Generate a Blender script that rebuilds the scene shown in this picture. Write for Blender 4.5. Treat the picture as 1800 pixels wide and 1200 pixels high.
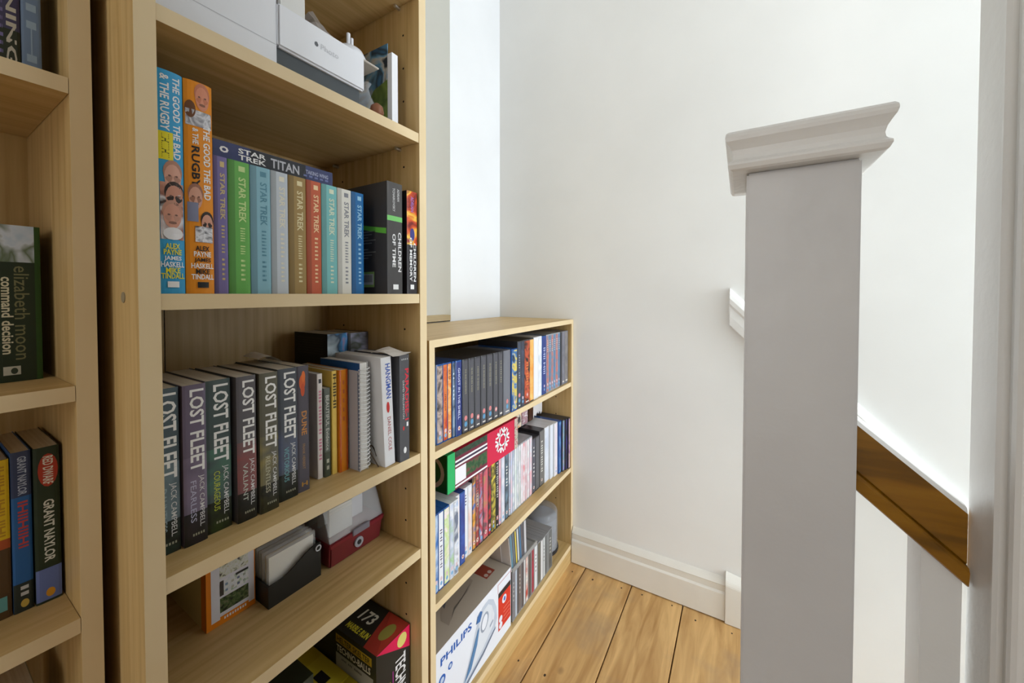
import bpy, bmesh, math, random
from mathutils import Vector, Matrix
for o in list(bpy.data.objects): bpy.data.objects.remove(o)
S = bpy.context.scene
COL = S.collection
R = math.radians
random.seed(7)

# ------------------------------------------------------------------ camera
cd = bpy.data.cameras.new('camera'); cam = bpy.data.objects.new('camera', cd); COL.objects.link(cam)
cd.sensor_width = 36.0; cd.lens = 36*669.3/1800; cd.shift_y = -(600-530.4)/1800; cd.clip_start = .01
cam.location = (.5311, 0, .9924); cam.rotation_euler = (R(90-1.146), 0, R(31.067))
S.camera = cam
# ------------------------------------------------------------------ world, lights, exposure
w = bpy.data.worlds.new('world'); S.world = w; w.use_nodes = True
bg = w.node_tree.nodes['Background']; bg.inputs[0].default_value = (.93, .96, 1, 1); bg.inputs[1].default_value = .7
def area(name, loc, rot, sx, sy, power, col):
    l = bpy.data.lights.new(name, 'AREA'); l.shape = 'RECTANGLE'; l.size = sx; l.size_y = sy; l.energy = power; l.color = col
    o = bpy.data.objects.new(name, l); COL.objects.link(o); o.location = loc; o.rotation_euler = rot
    return o
# daylight entering through the stairwell window (end wall); skylight and landing lamps are added fill, unseen
area('daylight_stair_window', (3.46, .93, .85), (0, R(90), 0), 2.5, .72, 44, (.86, .93, 1))
area('overhead_fill', (1.42, .93, 2.62), (0, 0, 0), 1.0, .7, 2.2, (.9, .95, 1))
area('landing_fill', (.25, -2.3, 1.45), (R(90), 0, 0), .8, 1.9, 5.8, (.98, .96, .92))
vs = S.view_settings
vs.view_transform = 'Standard'; vs.look = 'None'; vs.gamma = 1; vs.use_curve_mapping = False; vs.exposure = 0.78

# ------------------------------------------------------------------ materials
def lin(c):
    return tuple((v/12.92 if v <= .04045 else ((v+.055)/1.055)**2.4) for v in c)
def rgb(r, g, b): return lin((r/255, g/255, b/255))
MC = {}
def mat(name, c, rough=.5, spec=.4, metal=0, trans=0, ior=1.45, alpha=1, coat=0):
    if name in MC: return MC[name]
    m = bpy.data.materials.new(name); m.use_nodes = True; b = m.node_tree.nodes['Principled BSDF']
    b.inputs['Base Color'].default_value = (*c, 1); b.inputs['Roughness'].default_value = rough
    b.inputs['Specular IOR Level'].default_value = spec; b.inputs['Metallic'].default_value = metal
    b.inputs['Transmission Weight'].default_value = trans; b.inputs['IOR'].default_value = ior
    b.inputs['Alpha'].default_value = alpha; b.inputs['Coat Weight'].default_value = coat
    MC[name] = m
    return m
def C8(r, g, b, rough=.45, spec=.4):
    return mat('flat_%d_%d_%d_%d' % (r, g, b, rough*100), rgb(r, g, b), rough, spec)
def noisemat(name, cols, scale=(1, 1, 1), nscale=5, detail=4, rough=.5, bump=0, bscale=None, rnd=0, distort=0, spec=.4, pos=None, coat=0):
    if name in MC: return MC[name]
    m = bpy.data.materials.new(name); m.use_nodes = True; nt = m.node_tree; b = nt.nodes['Principled BSDF']
    tc = nt.nodes.new('ShaderNodeTexCoord'); mp = nt.nodes.new('ShaderNodeMapping'); mp.inputs['Scale'].default_value = scale
    nz = nt.nodes.new('ShaderNodeTexNoise'); nz.inputs['Scale'].default_value = nscale; nz.inputs['Detail'].default_value = detail
    nz.inputs['Distortion'].default_value = distort
    cr = nt.nodes.new('ShaderNodeValToRGB')
    el = cr.color_ramp.elements
    n = len(cols); ps = pos or [.32+.36*i/max(1, n-1) for i in range(n)]
    while len(el) < n: el.new(.5)
    for e, p_, c in zip(el, ps, cols): e.position = p_; e.color = (*c, 1)
    nt.links.new(tc.outputs['Object'], mp.inputs['Vector'])
    src = mp.outputs['Vector']
    oi = nt.nodes.new('ShaderNodeObjectInfo')
    ad = nt.nodes.new('ShaderNodeVectorMath'); ad.operation = 'ADD'
    ml = nt.nodes.new('ShaderNodeMath'); ml.operation = 'MULTIPLY'; ml.inputs[1].default_value = 37.0
    nt.links.new(oi.outputs['Random'], ml.inputs[0]); nt.links.new(src, ad.inputs[0]); nt.links.new(ml.outputs[0], ad.inputs[1])
    nt.links.new(ad.outputs[0], nz.inputs['Vector'])
    nt.links.new(nz.outputs['Fac'], cr.inputs['Fac'])
    out = cr.outputs['Color']
    if rnd:
        hs = nt.nodes.new('ShaderNodeHueSaturation'); mr = nt.nodes.new('ShaderNodeMapRange')
        mr.inputs['To Min'].default_value = 1-rnd; mr.inputs['To Max'].default_value = 1+rnd
        nt.links.new(oi.outputs['Random'], mr.inputs['Value']); nt.links.new(mr.outputs[0], hs.inputs['Value'])
        nt.links.new(out, hs.inputs['Color']); out = hs.outputs['Color']
    nt.links.new(out, b.inputs['Base Color'])
    b.inputs['Roughness'].default_value = rough; b.inputs['Specular IOR Level'].default_value = spec; b.inputs['Coat Weight'].default_value = coat
    if bump:
        bp = nt.nodes.new('ShaderNodeBump'); bp.inputs['Strength'].default_value = bump; bp.inputs['Distance'].default_value = .004
        nb = nt.nodes.new('ShaderNodeTexNoise'); nb.inputs['Scale'].default_value = bscale or nscale*3; nb.inputs['Detail'].default_value = 3
        nt.links.new(tc.outputs['Object'], nb.inputs['Vector'])
        nt.links.new(nb.outputs['Fac'], bp.inputs['Height']); nt.links.new(bp.outputs[0], b.inputs['Normal'])
    MC[name] = m
    return m
BE = [rgb(188, 155, 98), rgb(203, 171, 115), rgb(211, 181, 127)]
WZ = noisemat('beech_grain_upright', BE, (60, 60, 2.2), 1.6, 5, .42)
WY = noisemat('beech_grain_lengthwise', BE, (60, 2.2, 60), 1.6, 5, .42)
EDGE = noisemat('beech_edging', [rgb(217, 194, 152), rgb(224, 203, 163)], (40, 4, 4), 1.5, 4, .45)
WALL = noisemat('wall_cream_paint', [rgb(234, 234, 231), rgb(240, 240, 237)], (1, 1, 1), 3, 4, .6, .05, 60)
WALLB = noisemat('wall_white_paint', [rgb(232, 234, 236), rgb(238, 240, 242)], (1, 1, 1), 3, 4, .6, .05, 60)
GLOSS = noisemat('cream_gloss_paint', [rgb(228, 224, 214), rgb(235, 232, 223)], (1, 1, 1), 6, 4, .35, .12, 45)
WGLOSS = noisemat('white_gloss_paint', [rgb(233, 232, 228), rgb(239, 238, 235)], (1, 1, 1), 6, 4, .28, .18, 70, spec=.5)
CEIL = mat('ceiling_paint', rgb(240, 240, 236), .8)
RAILW = noisemat('varnished_brown_wood', [rgb(112, 74, 8), rgb(142, 96, 14), rgb(156, 108, 22)], (2.2, 30, 30), 2, 5, .35, coat=.1)
DARK = mat('dark_gap', (.01, .01, .008), .9)
PAGE = noisemat('page_edges', [rgb(205, 195, 176), rgb(224, 216, 200)], (2, 400, 2), 1, 2, .8)
PAGEW = noisemat('white_page_edges', [rgb(222, 220, 214), rgb(236, 234, 230)], (2, 400, 2), 1, 2, .8)
STEEL = mat('steel', (.6, .6, .6), .3, metal=1)
CLEAR = mat('clear_plastic', (.95, .96, .97), .08, trans=.0, alpha=.22, spec=.6)
SMOKE = mat('smoked_clear_plastic', (.45, .46, .48), .12, alpha=.38, spec=.6)
MIRROR = mat('mirror_glass', (.88, .89, .85), .02, metal=1)

def pine():
    m = bpy.data.materials.new('worn_pine'); m.use_nodes = True; nt = m.node_tree; b = nt.nodes['Principled BSDF']
    N = nt.nodes.new; L = nt.links.new
    tc = N('ShaderNodeTexCoord'); oi = N('ShaderNodeObjectInfo')
    ml = N('ShaderNodeMath'); ml.operation = 'MULTIPLY'; ml.inputs[1].default_value = 31
    L(oi.outputs['Random'], ml.inputs[0])
    ad = N('ShaderNodeVectorMath'); ad.operation = 'ADD'; L(tc.outputs['Object'], ad.inputs[0]); L(ml.outputs[0], ad.inputs[1])
    mp = N('ShaderNodeMapping'); mp.inputs['Scale'].default_value = (14, 1.5, 14); L(ad.outputs[0], mp.inputs['Vector'])
    n1 = N('ShaderNodeTexNoise'); n1.inputs['Scale'].default_value = 2.6; n1.inputs['Detail'].default_value = 6; n1.inputs['Distortion'].default_value = .8
    L(mp.outputs[0], n1.inputs['Vector'])
    cr = N('ShaderNodeValToRGB'); cr.color_ramp.elements[0].position = .3; cr.color_ramp.elements[1].position = .7
    cr.color_ramp.elements[0].color = (*rgb(176, 131, 74), 1); cr.color_ramp.elements[1].color = (*rgb(226, 184, 122), 1)
    L(n1.outputs['Fac'], cr.inputs['Fac'])
    n2 = N('ShaderNodeTexNoise'); n2.inputs['Scale'].default_value = 7; n2.inputs['Detail'].default_value = 4; L(ad.outputs[0], n2.inputs['Vector'])
    c2 = N('ShaderNodeValToRGB'); c2.color_ramp.elements[0].position = .52; c2.color_ramp.elements[1].position = .75
    c2.color_ramp.elements[0].color = (0, 0, 0, 1); c2.color_ramp.elements[1].color = (.55, .55, .55, 1); L(n2.outputs['Fac'], c2.inputs['Fac'])
    mx = N('ShaderNodeMixRGB'); mx.inputs['Color2'].default_value = (*rgb(156, 134, 108), 1); L(c2.outputs[0], mx.inputs['Fac']); L(cr.outputs[0], mx.inputs['Color1'])
    # knots and nail stains
    vo = N('ShaderNodeTexVoronoi'); vo.inputs['Scale'].default_value = 5.5; mv = N('ShaderNodeMapping'); mv.inputs['Scale'].default_value = (1.3, .9, .1)
    L(ad.outputs[0], mv.inputs['Vector']); L(mv.outputs[0], vo.inputs['Vector'])
    c3 = N('ShaderNodeValToRGB'); c3.color_ramp.elements[0].position = .045; c3.color_ramp.elements[1].position = .10
    c3.color_ramp.elements[0].color = (.8, .8, .8, 1); c3.color_ramp.elements[1].color = (0, 0, 0, 1); L(vo.outputs['Distance'], c3.inputs['Fac'])
    m3 = N('ShaderNodeMixRGB'); m3.inputs['Color2'].default_value = (*rgb(84, 58, 34), 1); L(c3.outputs[0], m3.inputs['Fac']); L(mx.outputs[0], m3.inputs['Color1'])
    L(m3.outputs[0], b.inputs['Base Color']); b.inputs['Roughness'].default_value = .5
    bp = N('ShaderNodeBump'); bp.inputs['Strength'].default_value = .15; bp.inputs['Distance'].default_value = .002; L(n1.outputs['Fac'], bp.inputs['Height']); L(bp.outputs[0], b.inputs['Normal'])
    return m
PINE = pine()

# ------------------------------------------------------------------ mesh helpers
class MB:
    def __init__(s): s.v = []; s.f = []
    def add(s, vs, fs):
        n = len(s.v); s.v += [tuple(v) for v in vs]; s.f += [tuple(i+n for i in f) for f in fs]; return s
    def box(s, a, b):
        (x0, y0, z0), (x1, y1, z1) = a, b
        return s.add([(x0, y0, z0), (x1, y0, z0), (x1, y1, z0), (x0, y1, z0), (x0, y0, z1), (x1, y0, z1), (x1, y1, z1), (x0, y1, z1)],
                     [(0, 3, 2, 1), (4, 5, 6, 7), (0, 1, 5, 4), (1, 2, 6, 5), (2, 3, 7, 6), (3, 0, 4, 7)])
    def prism(s, poly, fn0, fn1):
        n = len(poly)
        vs = [fn0(p) for p in poly]+[fn1(p) for p in poly]
        fs = [tuple(range(n))[::-1], tuple(range(n, 2*n))]+[(i, (i+1) % n, n+(i+1) % n, n+i) for i in range(n)]
        return s.add(vs, fs)
    def strip(s, outer, inner, z0, z1):   # extruded band between two open polylines (XY)
        n = len(outer)
        vs = [(x, y, z0) for x, y in outer]+[(x, y, z0) for x, y in inner]+[(x, y, z1) for x, y in outer]+[(x, y, z1) for x, y in inner]
        fs = []
        for i in range(n-1):
            fs += [(i, i+1, 2*n+i+1, 2*n+i), (n+i+1, n+i, 3*n+i, 3*n+i+1), (i+1, i, n+i, n+i+1), (2*n+i, 2*n+i+1, 3*n+i+1, 3*n+i)]
        fs += [(0, 2*n, 3*n, n), (n-1, 2*n-1, 4*n-1, 3*n-1)]
        return s.add(vs, fs)
    def lathe(s, prof, c=(0, 0, 0), seg=28, close=True):
        n = len(prof); vs = []; fs = []
        for k in range(seg):
            a = 2*math.pi*k/seg
            for r, z in prof: vs.append((c[0]+r*math.cos(a), c[1]+r*math.sin(a), c[2]+z))
        for k in range(seg):
            k2 = (k+1) % seg
            for i in range(n-1): fs.append((k*n+i, k2*n+i, k2*n+i+1, k*n+i+1))
        return s.add(vs, fs)
    def tube(s, pts, r, seg=8):
        P = [Vector(p) for p in pts]; vs = []; fs = []; n = len(P)
        for i, p in enumerate(P):
            t = (P[min(i+1, n-1)]-P[max(i-1, 0)]).normalized()
            a = t.orthogonal().normalized() if i == 0 else (pa-t*pa.dot(t)).normalized()
            pa = a; b = t.cross(a)
            for k in range(seg):
                q = 2*math.pi*k/seg; vs.append(p+(a*math.cos(q)+b*math.sin(q))*r)
        for i in range(n-1):
            for k in range(seg): k2 = (k+1) % seg; fs.append((i*seg+k, i*seg+k2, (i+1)*seg+k2, (i+1)*seg+k))
        fs += [tuple(range(seg))[::-1], tuple((n-1)*seg+k for k in range(seg))]
        return s.add(vs, fs)
    def build(s, name, m, parent=None, bevel=0, smooth=False, seg=2):
        me = bpy.data.meshes.new(name)
        me.from_pydata(s.v, [], s.f)
        bm = bmesh.new(); bm.from_mesh(me)
        bmesh.ops.remove_doubles(bm, verts=bm.verts, dist=1e-6)
        bmesh.ops.recalc_face_normals(bm, faces=bm.faces)
        if bevel: bmesh.ops.bevel(bm, geom=list(bm.edges), offset=bevel, segments=seg, affect='EDGES', clamp_overlap=True)
        bm.to_mesh(me); bm.free()
        if smooth:
            for p in me.polygons: p.use_smooth = True
        me.materials.append(m)
        o = bpy.data.objects.new(name, me); COL.objects.link(o)
        if parent is not None: o.parent = parent
        return o
def flat(name, verts, faces, m, parent):   # open sheet (print)
    me = bpy.data.meshes.new(name); me.from_pydata([tuple(v) for v in verts], [], faces); me.materials.append(m)
    o = bpy.data.objects.new(name, me); COL.objects.link(o); o.parent = parent
    return o
def tag(o, label, cat, group=None, kind=None):
    if label: o['label'] = label
    if cat: o['category'] = cat
    if group: o['group'] = group
    if kind: o['kind'] = kind
    return o
def empty(name, loc, label, cat, group=None, rot=(0, 0, 0)):
    o = bpy.data.objects.new(name, None); COL.objects.link(o); o.location = loc; o.rotation_euler = rot; o.empty_display_size = .02
    return tag(o, label, cat, group)
def struct(o): o['kind'] = 'structure'; return o
TC = {}
def textgeo(s, bold=True):
    k = (s, bold)
    if k not in TC:
        c = bpy.data.curves.new('t', 'FONT'); c.body = s; c.resolution_u = 2; c.size = 1; c.offset = .023 if bold else .004
        o = bpy.data.objects.new('t', c); COL.objects.link(o)
        me = bpy.data.meshes.new_from_object(o.evaluated_get(bpy.context.evaluated_depsgraph_get()))
        vs = [v.co.copy() for v in me.vertices]; fs = [tuple(p.vertices) for p in me.polygons]
        bpy.data.objects.remove(o); bpy.data.curves.remove(c); bpy.data.meshes.remove(me)
        x0 = min(v.x for v in vs); x1 = max(v.x for v in vs); y0 = min(v.y for v in vs); y1 = max(v.y for v in vs)
        TC[k] = ([((v.x-x0)/(x1-x0)-.5, (v.y-y0)/(y1-y0)-.5) for v in vs], fs)
    return TC[k]
def text(s, m, parent, centre, adv, up, length, height, bold=True, fn=None, name='lettering', slant=0):
    vs, fs = textgeo(s, bold); c = Vector(centre); a = Vector(adv); u = Vector(up)
    P = [c+a*(x*length+slant*y*height)+u*(y*height) for x, y in vs]
    if fn: P = [fn(p) for p in P]
    return flat(name, P, fs, m, parent)
EX, EY, EZ = Vector((1, 0, 0)), Vector((0, 1, 0)), Vector((0, 0, 1))

# ------------------------------------------------------------------ books and cases
def volume(name, label, cat, x, y0, y1, z, h, d, m, kind='paper', deco=(), group=None, tilt=0, pages=None, label_parts=None):
    """upright book or disc case: spine faces +X at x, spans y0..y1, stands on z"""
    T = y1-y0
    rot = (R(tilt), 0, 0)
    piv = (x, y0, z) if tilt <= 0 else (x, y1, z)
    e = empty(name, (x, y0, z), label, cat, group)
    bulge = {'paper': .0008, 'hard': min(.0045, T*.16), 'dvd': .0012, 'cd': 0}[kind]
    def prof(y):
        t = max(-1, min(1, (y/T-.5)*2))
        return bulge*(math.sqrt(max(0, 1-t*t*.92))-math.sqrt(.08)) if kind == 'hard' else bulge*(1-t**6)
    def shift(v): return Vector((v[0], v[1], v[2]))
    def rotv(v):
        if not tilt: return Vector(v)
        return Matrix.Rotation(R(tilt), 3, 'X') @ Vector(v)
    n = 9
    if kind in ('paper', 'hard'):
        c = .0006 if kind == 'paper' else .0022
        ys = [T*i/(n-1) for i in range(n)]
        outer = [(-d, 0)]+[(prof(y), y) for y in ys]+[(-d, T)]
        inner = [(-d, c)]+[(prof(y)-c*1.3, min(max(y, c), T-c)) for y in ys]+[(-d, T-c)]
        b = MB().strip(outer, inner, 0, h); b.v = [rotv(v) for v in b.v]
        b.build('cover', m, e)
        k = .0008 if kind == 'paper' else .0035
        b = MB().box((-d+k*1.5, c*1.05, k), (-c*1.5-.0004, T-c*1.05, h-k)); b.v = [rotv(v) for v in b.v]
        b.build('page_block', pages or PAGE, e)
    else:
        ys = [T*i/(n-1) for i in range(n)]
        poly = [(-d, 0)]+[(prof(y), y) for y in ys]+[(-d, T)]
        b = MB().prism(poly, lambda p: rotv((p[0], p[1], 0)), lambda p: rotv((p[0], p[1], h)))
        b.build('case', m, e)
    lift = .0003
    def on(p): return rotv((prof(p[1])+lift, p[1], p[2]))
    k = 0
    for dd in deco:
        t = dd[0]; lift = .0003+.00003*k; k += 1
        if t == 'B':      # ('B', y0, y1, ztop, zbot, mat, name)
            _, a, b_, zt, zb, mm = dd[:6]; nm = dd[6] if len(dd) > 6 else 'spine_band'
            N_ = 8; vs = []; fs = []
            for i in range(N_+1):
                y = T*(a+(b_-a)*i/N_)
                vs += [on((0, y, h*(1-zb))), on((0, y, h*(1-zt)))]
            fs = [(2*i, 2*i+2, 2*i+3, 2*i+1) for i in range(N_)]
            flat(nm, vs, fs, mm, e)
        elif t == 'T':    # vertical text ('T', str, cy, ztop, zbot, hfrac, mat[, bold])
            _, s_, cy, zt, zb, hf, mm = dd[:7]
            text(s_, mm, e, (0, T*cy, h*(1-(zt+zb)/2)), -EZ, EY, h*(zb-zt), T*hf, dd[7] if len(dd) > 7 else True, on, 'title')
        elif t == 'H':    # horizontal text ('H', str, cy, cz, wfrac, height_m, mat)
            _, s_, cy, cz, wf, hh, mm = dd[:7]
            text(s_, mm, e, (0, T*cy, h*(1-cz)), EY, EZ, T*wf, hh, True, on, 'author_line')
        elif t == 'D':    # disc ('D', cy, cz, ry_m, rz_m, mat, name)
            _, cy, cz, ry, rz, mm = dd[:6]; nm = dd[6] if len(dd) > 6 else 'emblem'
            vs = [on((0, T*cy, h*(1-cz)))]+[on((0, T*cy+ry*math.cos(q*math.pi/8), h*(1-cz)+rz*math.sin(q*math.pi/8))) for q in range(16)]
            flat(nm, vs, [(0, 1+q, 1+(q+1) % 16) for q in range(16)], mm, e)
    return e
PR = {}
def art(cols, scale=14, seed=0):   # collage of printed colours
    key = 'print_'+'_'.join('%02x%02x%02x' % c for c in cols)+'_%g' % scale
    return noisemat(key, [rgb(*c) for c in cols], (1, 1, 1), scale*6, 3, .35, distort=.6, pos=[.34+.32*i/max(1, len(cols)-1) for i in range(len(cols))])
ORD = ['first', 'second', 'third', 'fourth', 'fifth', 'sixth', 'seventh', 'eighth', 'ninth', 'tenth', 'eleventh', 'twelfth', 'thirteenth', 'fourteenth', 'fifteenth', 'sixteenth', 'seventeenth', 'eighteenth', 'nineteenth', 'twentieth']
TENS = {2: 'twenty', 3: 'thirty', 4: 'forty'}
def ordn(i):   # 1-based
    if i <= 20: return ORD[i-1]
    return TENS[i//10]+'-'+ORD[i % 10-1] if i % 10 else {30: 'thirtieth', 40: 'fortieth'}[i]

# ------------------------------------------------------------------ structure
XW, YF, ZC = -.3235, 1.3216, 2.5
struct(MB().box((XW-.1, -2.4, -1.7), (XW, YF+.1, ZC)).build('wall_left', WALLB))
struct(MB().box((XW, YF, -1.7), (3.52, YF+.1, ZC)).build('wall_far', WALL))
# wall beside the camera: also encloses the stairwell
struct(MB().box((.7205, -2.4, -1.7), (.82, .5225, ZC)).build('wall_right', WALL))
struct(MB().box((.8201, .42, -1.7), (3.42, .5225, ZC)).build('wall_stair', WALL))
e = MB(); X0, X1 = 3.42, 3.52
e.box((X0, .5226, -1.7), (X1, YF-.0005, -.4)).box((X0, .5226, 2.1), (X1, YF-.0005, ZC)).box((X0, .5226, -.4), (X1, .57, 2.1)).box((X0, 1.29, -.4), (X1, YF-.0005, 2.1))
struct(e.build('wall_end', WALL))
wf = MB(); wf.box((3.43, .571, -.399), (3.455, .60, 2.099)).box((3.43, 1.26, -.399), (3.455, 1.289, 2.099)).box((3.43, .60, .84), (3.455, 1.26, .88)).box((3.43, .60, -.399), (3.455, 1.26, -.36)).box((3.43, .60, 2.06), (3.455, 1.26, 2.099))
struct(wf.build('window_1', WGLOSS))
c = MB(); c.box((XW, -2.4, ZC), (.9, YF, ZC+.08)).box((1.95, .42, ZC), (3.42, YF, ZC+.08)).box((.9, .42, ZC), (1.95, .57, ZC+.08)).box((.9, 1.29, ZC), (1.95, YF, ZC+.08))
struct(c.build('ceiling', CEIL))
# floor: dark void below, planks one by one
fl = struct(MB().box((XW, -2.4, -.06), (.545, YF, -.022)).box((.545, -2.4, -.06), (.7205, .50, -.022)).build('floor', DARK))
xs = [-.3235, -.267, -.105, .0571, .2213, .3812, .5435]
rp = random.Random(3)
for i in range(len(xs)-1):
    a, b = xs[i]+.0016, xs[i+1]-.0016
    cuts = [-2.4, -1.1+.5*rp.random(), YF] if i % 2 else [-2.4, -.6+.3*rp.random(), YF]
    for j in range(2):
        MB().box((a, cuts[j]+.001, -.022), (b, cuts[j+1]-.001, 0)).build('plank', PINE, fl, .0012, seg=1)
MB().box((.5451, -2.4, -.022), (.7195, .499, 0)).build('plank', PINE, fl, .0012, seg=1)
nl = MB(); rn = random.Random(4)
for i in range(2, len(xs)-1):
    for yy in (1.26, .86, .45, .05, -.4):
        for fx in (.22, .78):
            cx_ = xs[i]+(xs[i+1]-xs[i])*fx+.01*rn.random(); cy_ = yy+.03*rn.random(); r_ = .0022+.0012*rn.random()
            nl.add([(cx_+r_*math.cos(k*math.pi/4), cy_+r_*1.3*math.sin(k*math.pi/4), .0004) for k in range(8)], [tuple(range(8))])
nlo = nl.build('nail_heads', C8(62, 48, 34, .7), fl); nlo['kind'] = 'stuff'
# skirting on the far wall
sk = [(0, 0), (-.019, 0), (-.019, .080), (-.0165, .084), (-.0145, .086), (-.0145, .104), (-.0165, .107), (-.0135, .112), (-.009, .118), (-.0045, .1225), (0, .1247)]
bb = struct(MB().prism(sk, lambda p: (.003, YF+p[0]-.0002, p[1]+.0035), lambda p: (.4975, YF+p[0]-.0002, p[1]+.0035)).build('baseboard_far', GLOSS))
pb = [(0, 0), (-.025, 0), (-.025, .118), (-.021, .128), (-.012, .137), (0, .148)]
b_ = MB().prism(pb, lambda p: (.498, YF+p[0]-.0002, p[1]+.001), lambda p: (.549, YF+p[0]-.0002, p[1]*.94+.001))
b_.build('skirting_block', GLOSS, bb, .0015)
# architrave ending the wall on the right
ap = [(.7203, .5228), (.7150, .5215), (.7150, .482), (.7140, .478), (.7120, .4755), (.7118, .4725), (.7140, .470), (.7170, .468), (.7172, .462), (.7150, .460), (.7138, .456), (.7145, .452), (.7170, .45), (.7203, .449)]
struct(MB().prism(ap, lambda p: (p[0], p[1], .0005), lambda p: (p[0], p[1], 2.2)).build('trim_1', WGLOSS))
# wall-hung white rail on the far wall going down the stairs
wr = [(0, 0), (-.016, .0), (-.020, .004), (-.022, .03), (-.022, .058), (-.026, .066), (-.027, .082), (-.023, .096), (-.012, .108), (0, .112)]
sl = -1.03
def wrp(X): return lambda p: (X, YF-.0002+p[0], p[1]+.8985+(X-.5016)*sl)
t2 = struct(MB().prism(wr, wrp(.5016), wrp(2.3)).build('trim_2', WALL))

# staircase going down behind the newel post
st = empty('staircase', (.56, .92, 0), 'white painted stairs descending to the right behind the newel post', 'staircase')
for i in range(9):
    xa = .56+.215*i; za = -.19*(i+1)
    if xa+.24 > 2.6: break
    MB().box((xa-.56, .53-.92, za-.03), (xa+.235-.56, 1.318-.92, za)).build('tread', PINE, st)
    MB().box((xa-.012-.56, .53-.92, za), (xa-.56, 1.318-.92, za+.16)).build('riser', WGLOSS, st)
# newel post
npo = empty('newel_post', (.58, .515, 0), 'white painted square newel post, shaft greyed as shade, with a moulded flat cap', 'newel post')
hx = .0455
MB().box((-hx, -hx, 0), (hx, hx, 1.1185)).build('shaft', noisemat('post_shade_paint', [rgb(208, 207, 207), rgb(216, 215, 214)], (1, 1, 1), 8, 4, .33, .22, 38, spec=.5), npo, .002)  # shaft's white paint is greyed, its shade put into the colour
ring = [(-.002, 1.1188), (.0125, 1.1188), (.0150, 1.1205), (.0168, 1.1245), (.0165, 1.1268), (.0145, 1.1285), (.0128, 1.1305), (.0122, 1.135), (.0135, 1.140), (.0160, 1.1445), (.0185, 1.1485), (.0195, 1.1520), (.0190, 1.1555), (.0170, 1.1580), (.0135, 1.1592), (.0, 1.1600)]
cb = MB(); n = len(ring); vs_ = []; fs_ = []
for o_, z_ in ring:
    q = hx+o_; vs_ += [(-q, -q, z_), (q, -q, z_), (q, q, z_), (-q, q, z_)]
for i in range(n-1):
    for k in range(4): fs_.append((4*i+k, 4*i+(k+1) % 4, 4*i+4+(k+1) % 4, 4*i+4+k))
fs_ += [(0, 3, 2, 1), (4*n-4, 4*n-3, 4*n-2, 4*n-1)]
cb.add(vs_, fs_).build('cap', WGLOSS, npo)
# handrail
hr = empty('handrail', (.6265, .54, .80), 'brown varnished wooden handrail sloping down from the newel post', 'handrail')
s2 = -.877
def hp(X): return lambda p: (X-.6265, p[0]-.54, p[1]+.8708-.80+(X-.6265)*s2)
body = [(.515, -.006), (.515, -.052), (.5165, -.0535), (.511, -.0545), (.509, -.058), (.5105, -.071), (.513, -.0727), (.567, -.0727), (.565, -.052), (.565, -.006)]
MB().prism(body, hp(.6265), hp(.7125)).build('rail_body', RAILW, hr)
top = [(.515, -.0059), (.5175, -.001), (.524, .0012), (.556, .0012), (.5625, -.001), (.565, -.0059)]
MB().prism(top, hp(.6265), hp(.7125)).build('rail_top', WGLOSS, hr)
# baluster under the rail
bl = MB(); zt = lambda X: .8708-.0735+(X-.6265)*s2
vs_ = []
for X, Y in ((.684, .520), (.7115, .520), (.7115, .556), (.684, .556)): vs_ += [(X, Y, -.188), (X, Y, zt(X)-.0005)]
bl.add(vs_, [(0, 2, 4, 6), (1, 7, 5, 3), (0, 1, 3, 2), (2, 3, 5, 4), (4, 5, 7, 6), (6, 7, 1, 0)])
tag(bl.build('baluster', WGLOSS), 'square cream painted baluster under the brown handrail', 'baluster')

# ------------------------------------------------------------------ bookcases
def bookcase(name, label, x, y0, y1, h, t, shelves, plinth, back=-.30, split=None, top=True, holes=None, pins=()):
    e = empty(name, (x, y0, 0), label, 'bookcase', 'beech bookcases along the wall')
    W = y1-y0; bk = back-x
    for a in (0, W-t):
        MB().box((bk-.012, a, 0), (-.0006, a+t, h)).build('side_panel', WZ, e)
        MB().box((-.0006, a, 0), (0, a+t, h)).build('edge_strip', EDGE, e)
    if top:
        MB().box((bk-.012, t, h-t), (-.0006, W-t, h)).build('top_panel', WY, e)
        MB().box((-.0006, t, h-t), (0, W-t, h)).build('edge_strip', EDGE, e)
    for z in shelves:
        f = -.0015 if z != plinth else 0
        s_ = MB().box((bk+.002, t+.0005, z-t), (f-.0006, W-t-.0005, z)).build('shelf', WY, e)
        MB().box((f-.0006, t+.0005, z-t), (f, W-t-.0005, z)).build('edge_strip', EDGE, s_)
    MB().box((-.02, t, 0), (-.0008, W-t, plinth-t)).build('plinth', WY, e)
    if split:
        MB().box((bk, t, 0), (bk+.0025, split-y0-.0008, h-t)).build('back_panel', WZ, e); MB().box((bk, split-y0+.0008, 0), (bk+.0025, W-t, h-t)).build('back_panel', WZ, e)
    else: MB().box((bk, t, 0), (bk+.0025, W-t, h-t)).build('back_panel', WZ, e)
    if holes:
        hb = MB()
        for hx_ in holes[0]:
            z = holes[1]
            while z < holes[2]:
                for yy, sg in ((W-t-.0003, 1),):
                    hb.add([(hx_-x+.0022*math.cos(k*math.pi/4), yy, z+.0022*math.sin(k*math.pi/4)) for k in range(8)], [tuple(range(8))])
                z += .032*2
        o = hb.build('peg_holes', DARK, e); o['kind'] = 'stuff'
    for z in pins:
        for px in (-.052, bk+.05):
            MB().tube([(px, W-t-.012, z-t-.004), (px, W-t, z-t-.004)], .0035, 8).build('shelf_pin', STEEL, e)
    return e
TT = .0177
TS = [1.5595+TT/2, 1.300, .993, .683, .495, .19]
TS[0] = 1.575
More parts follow.
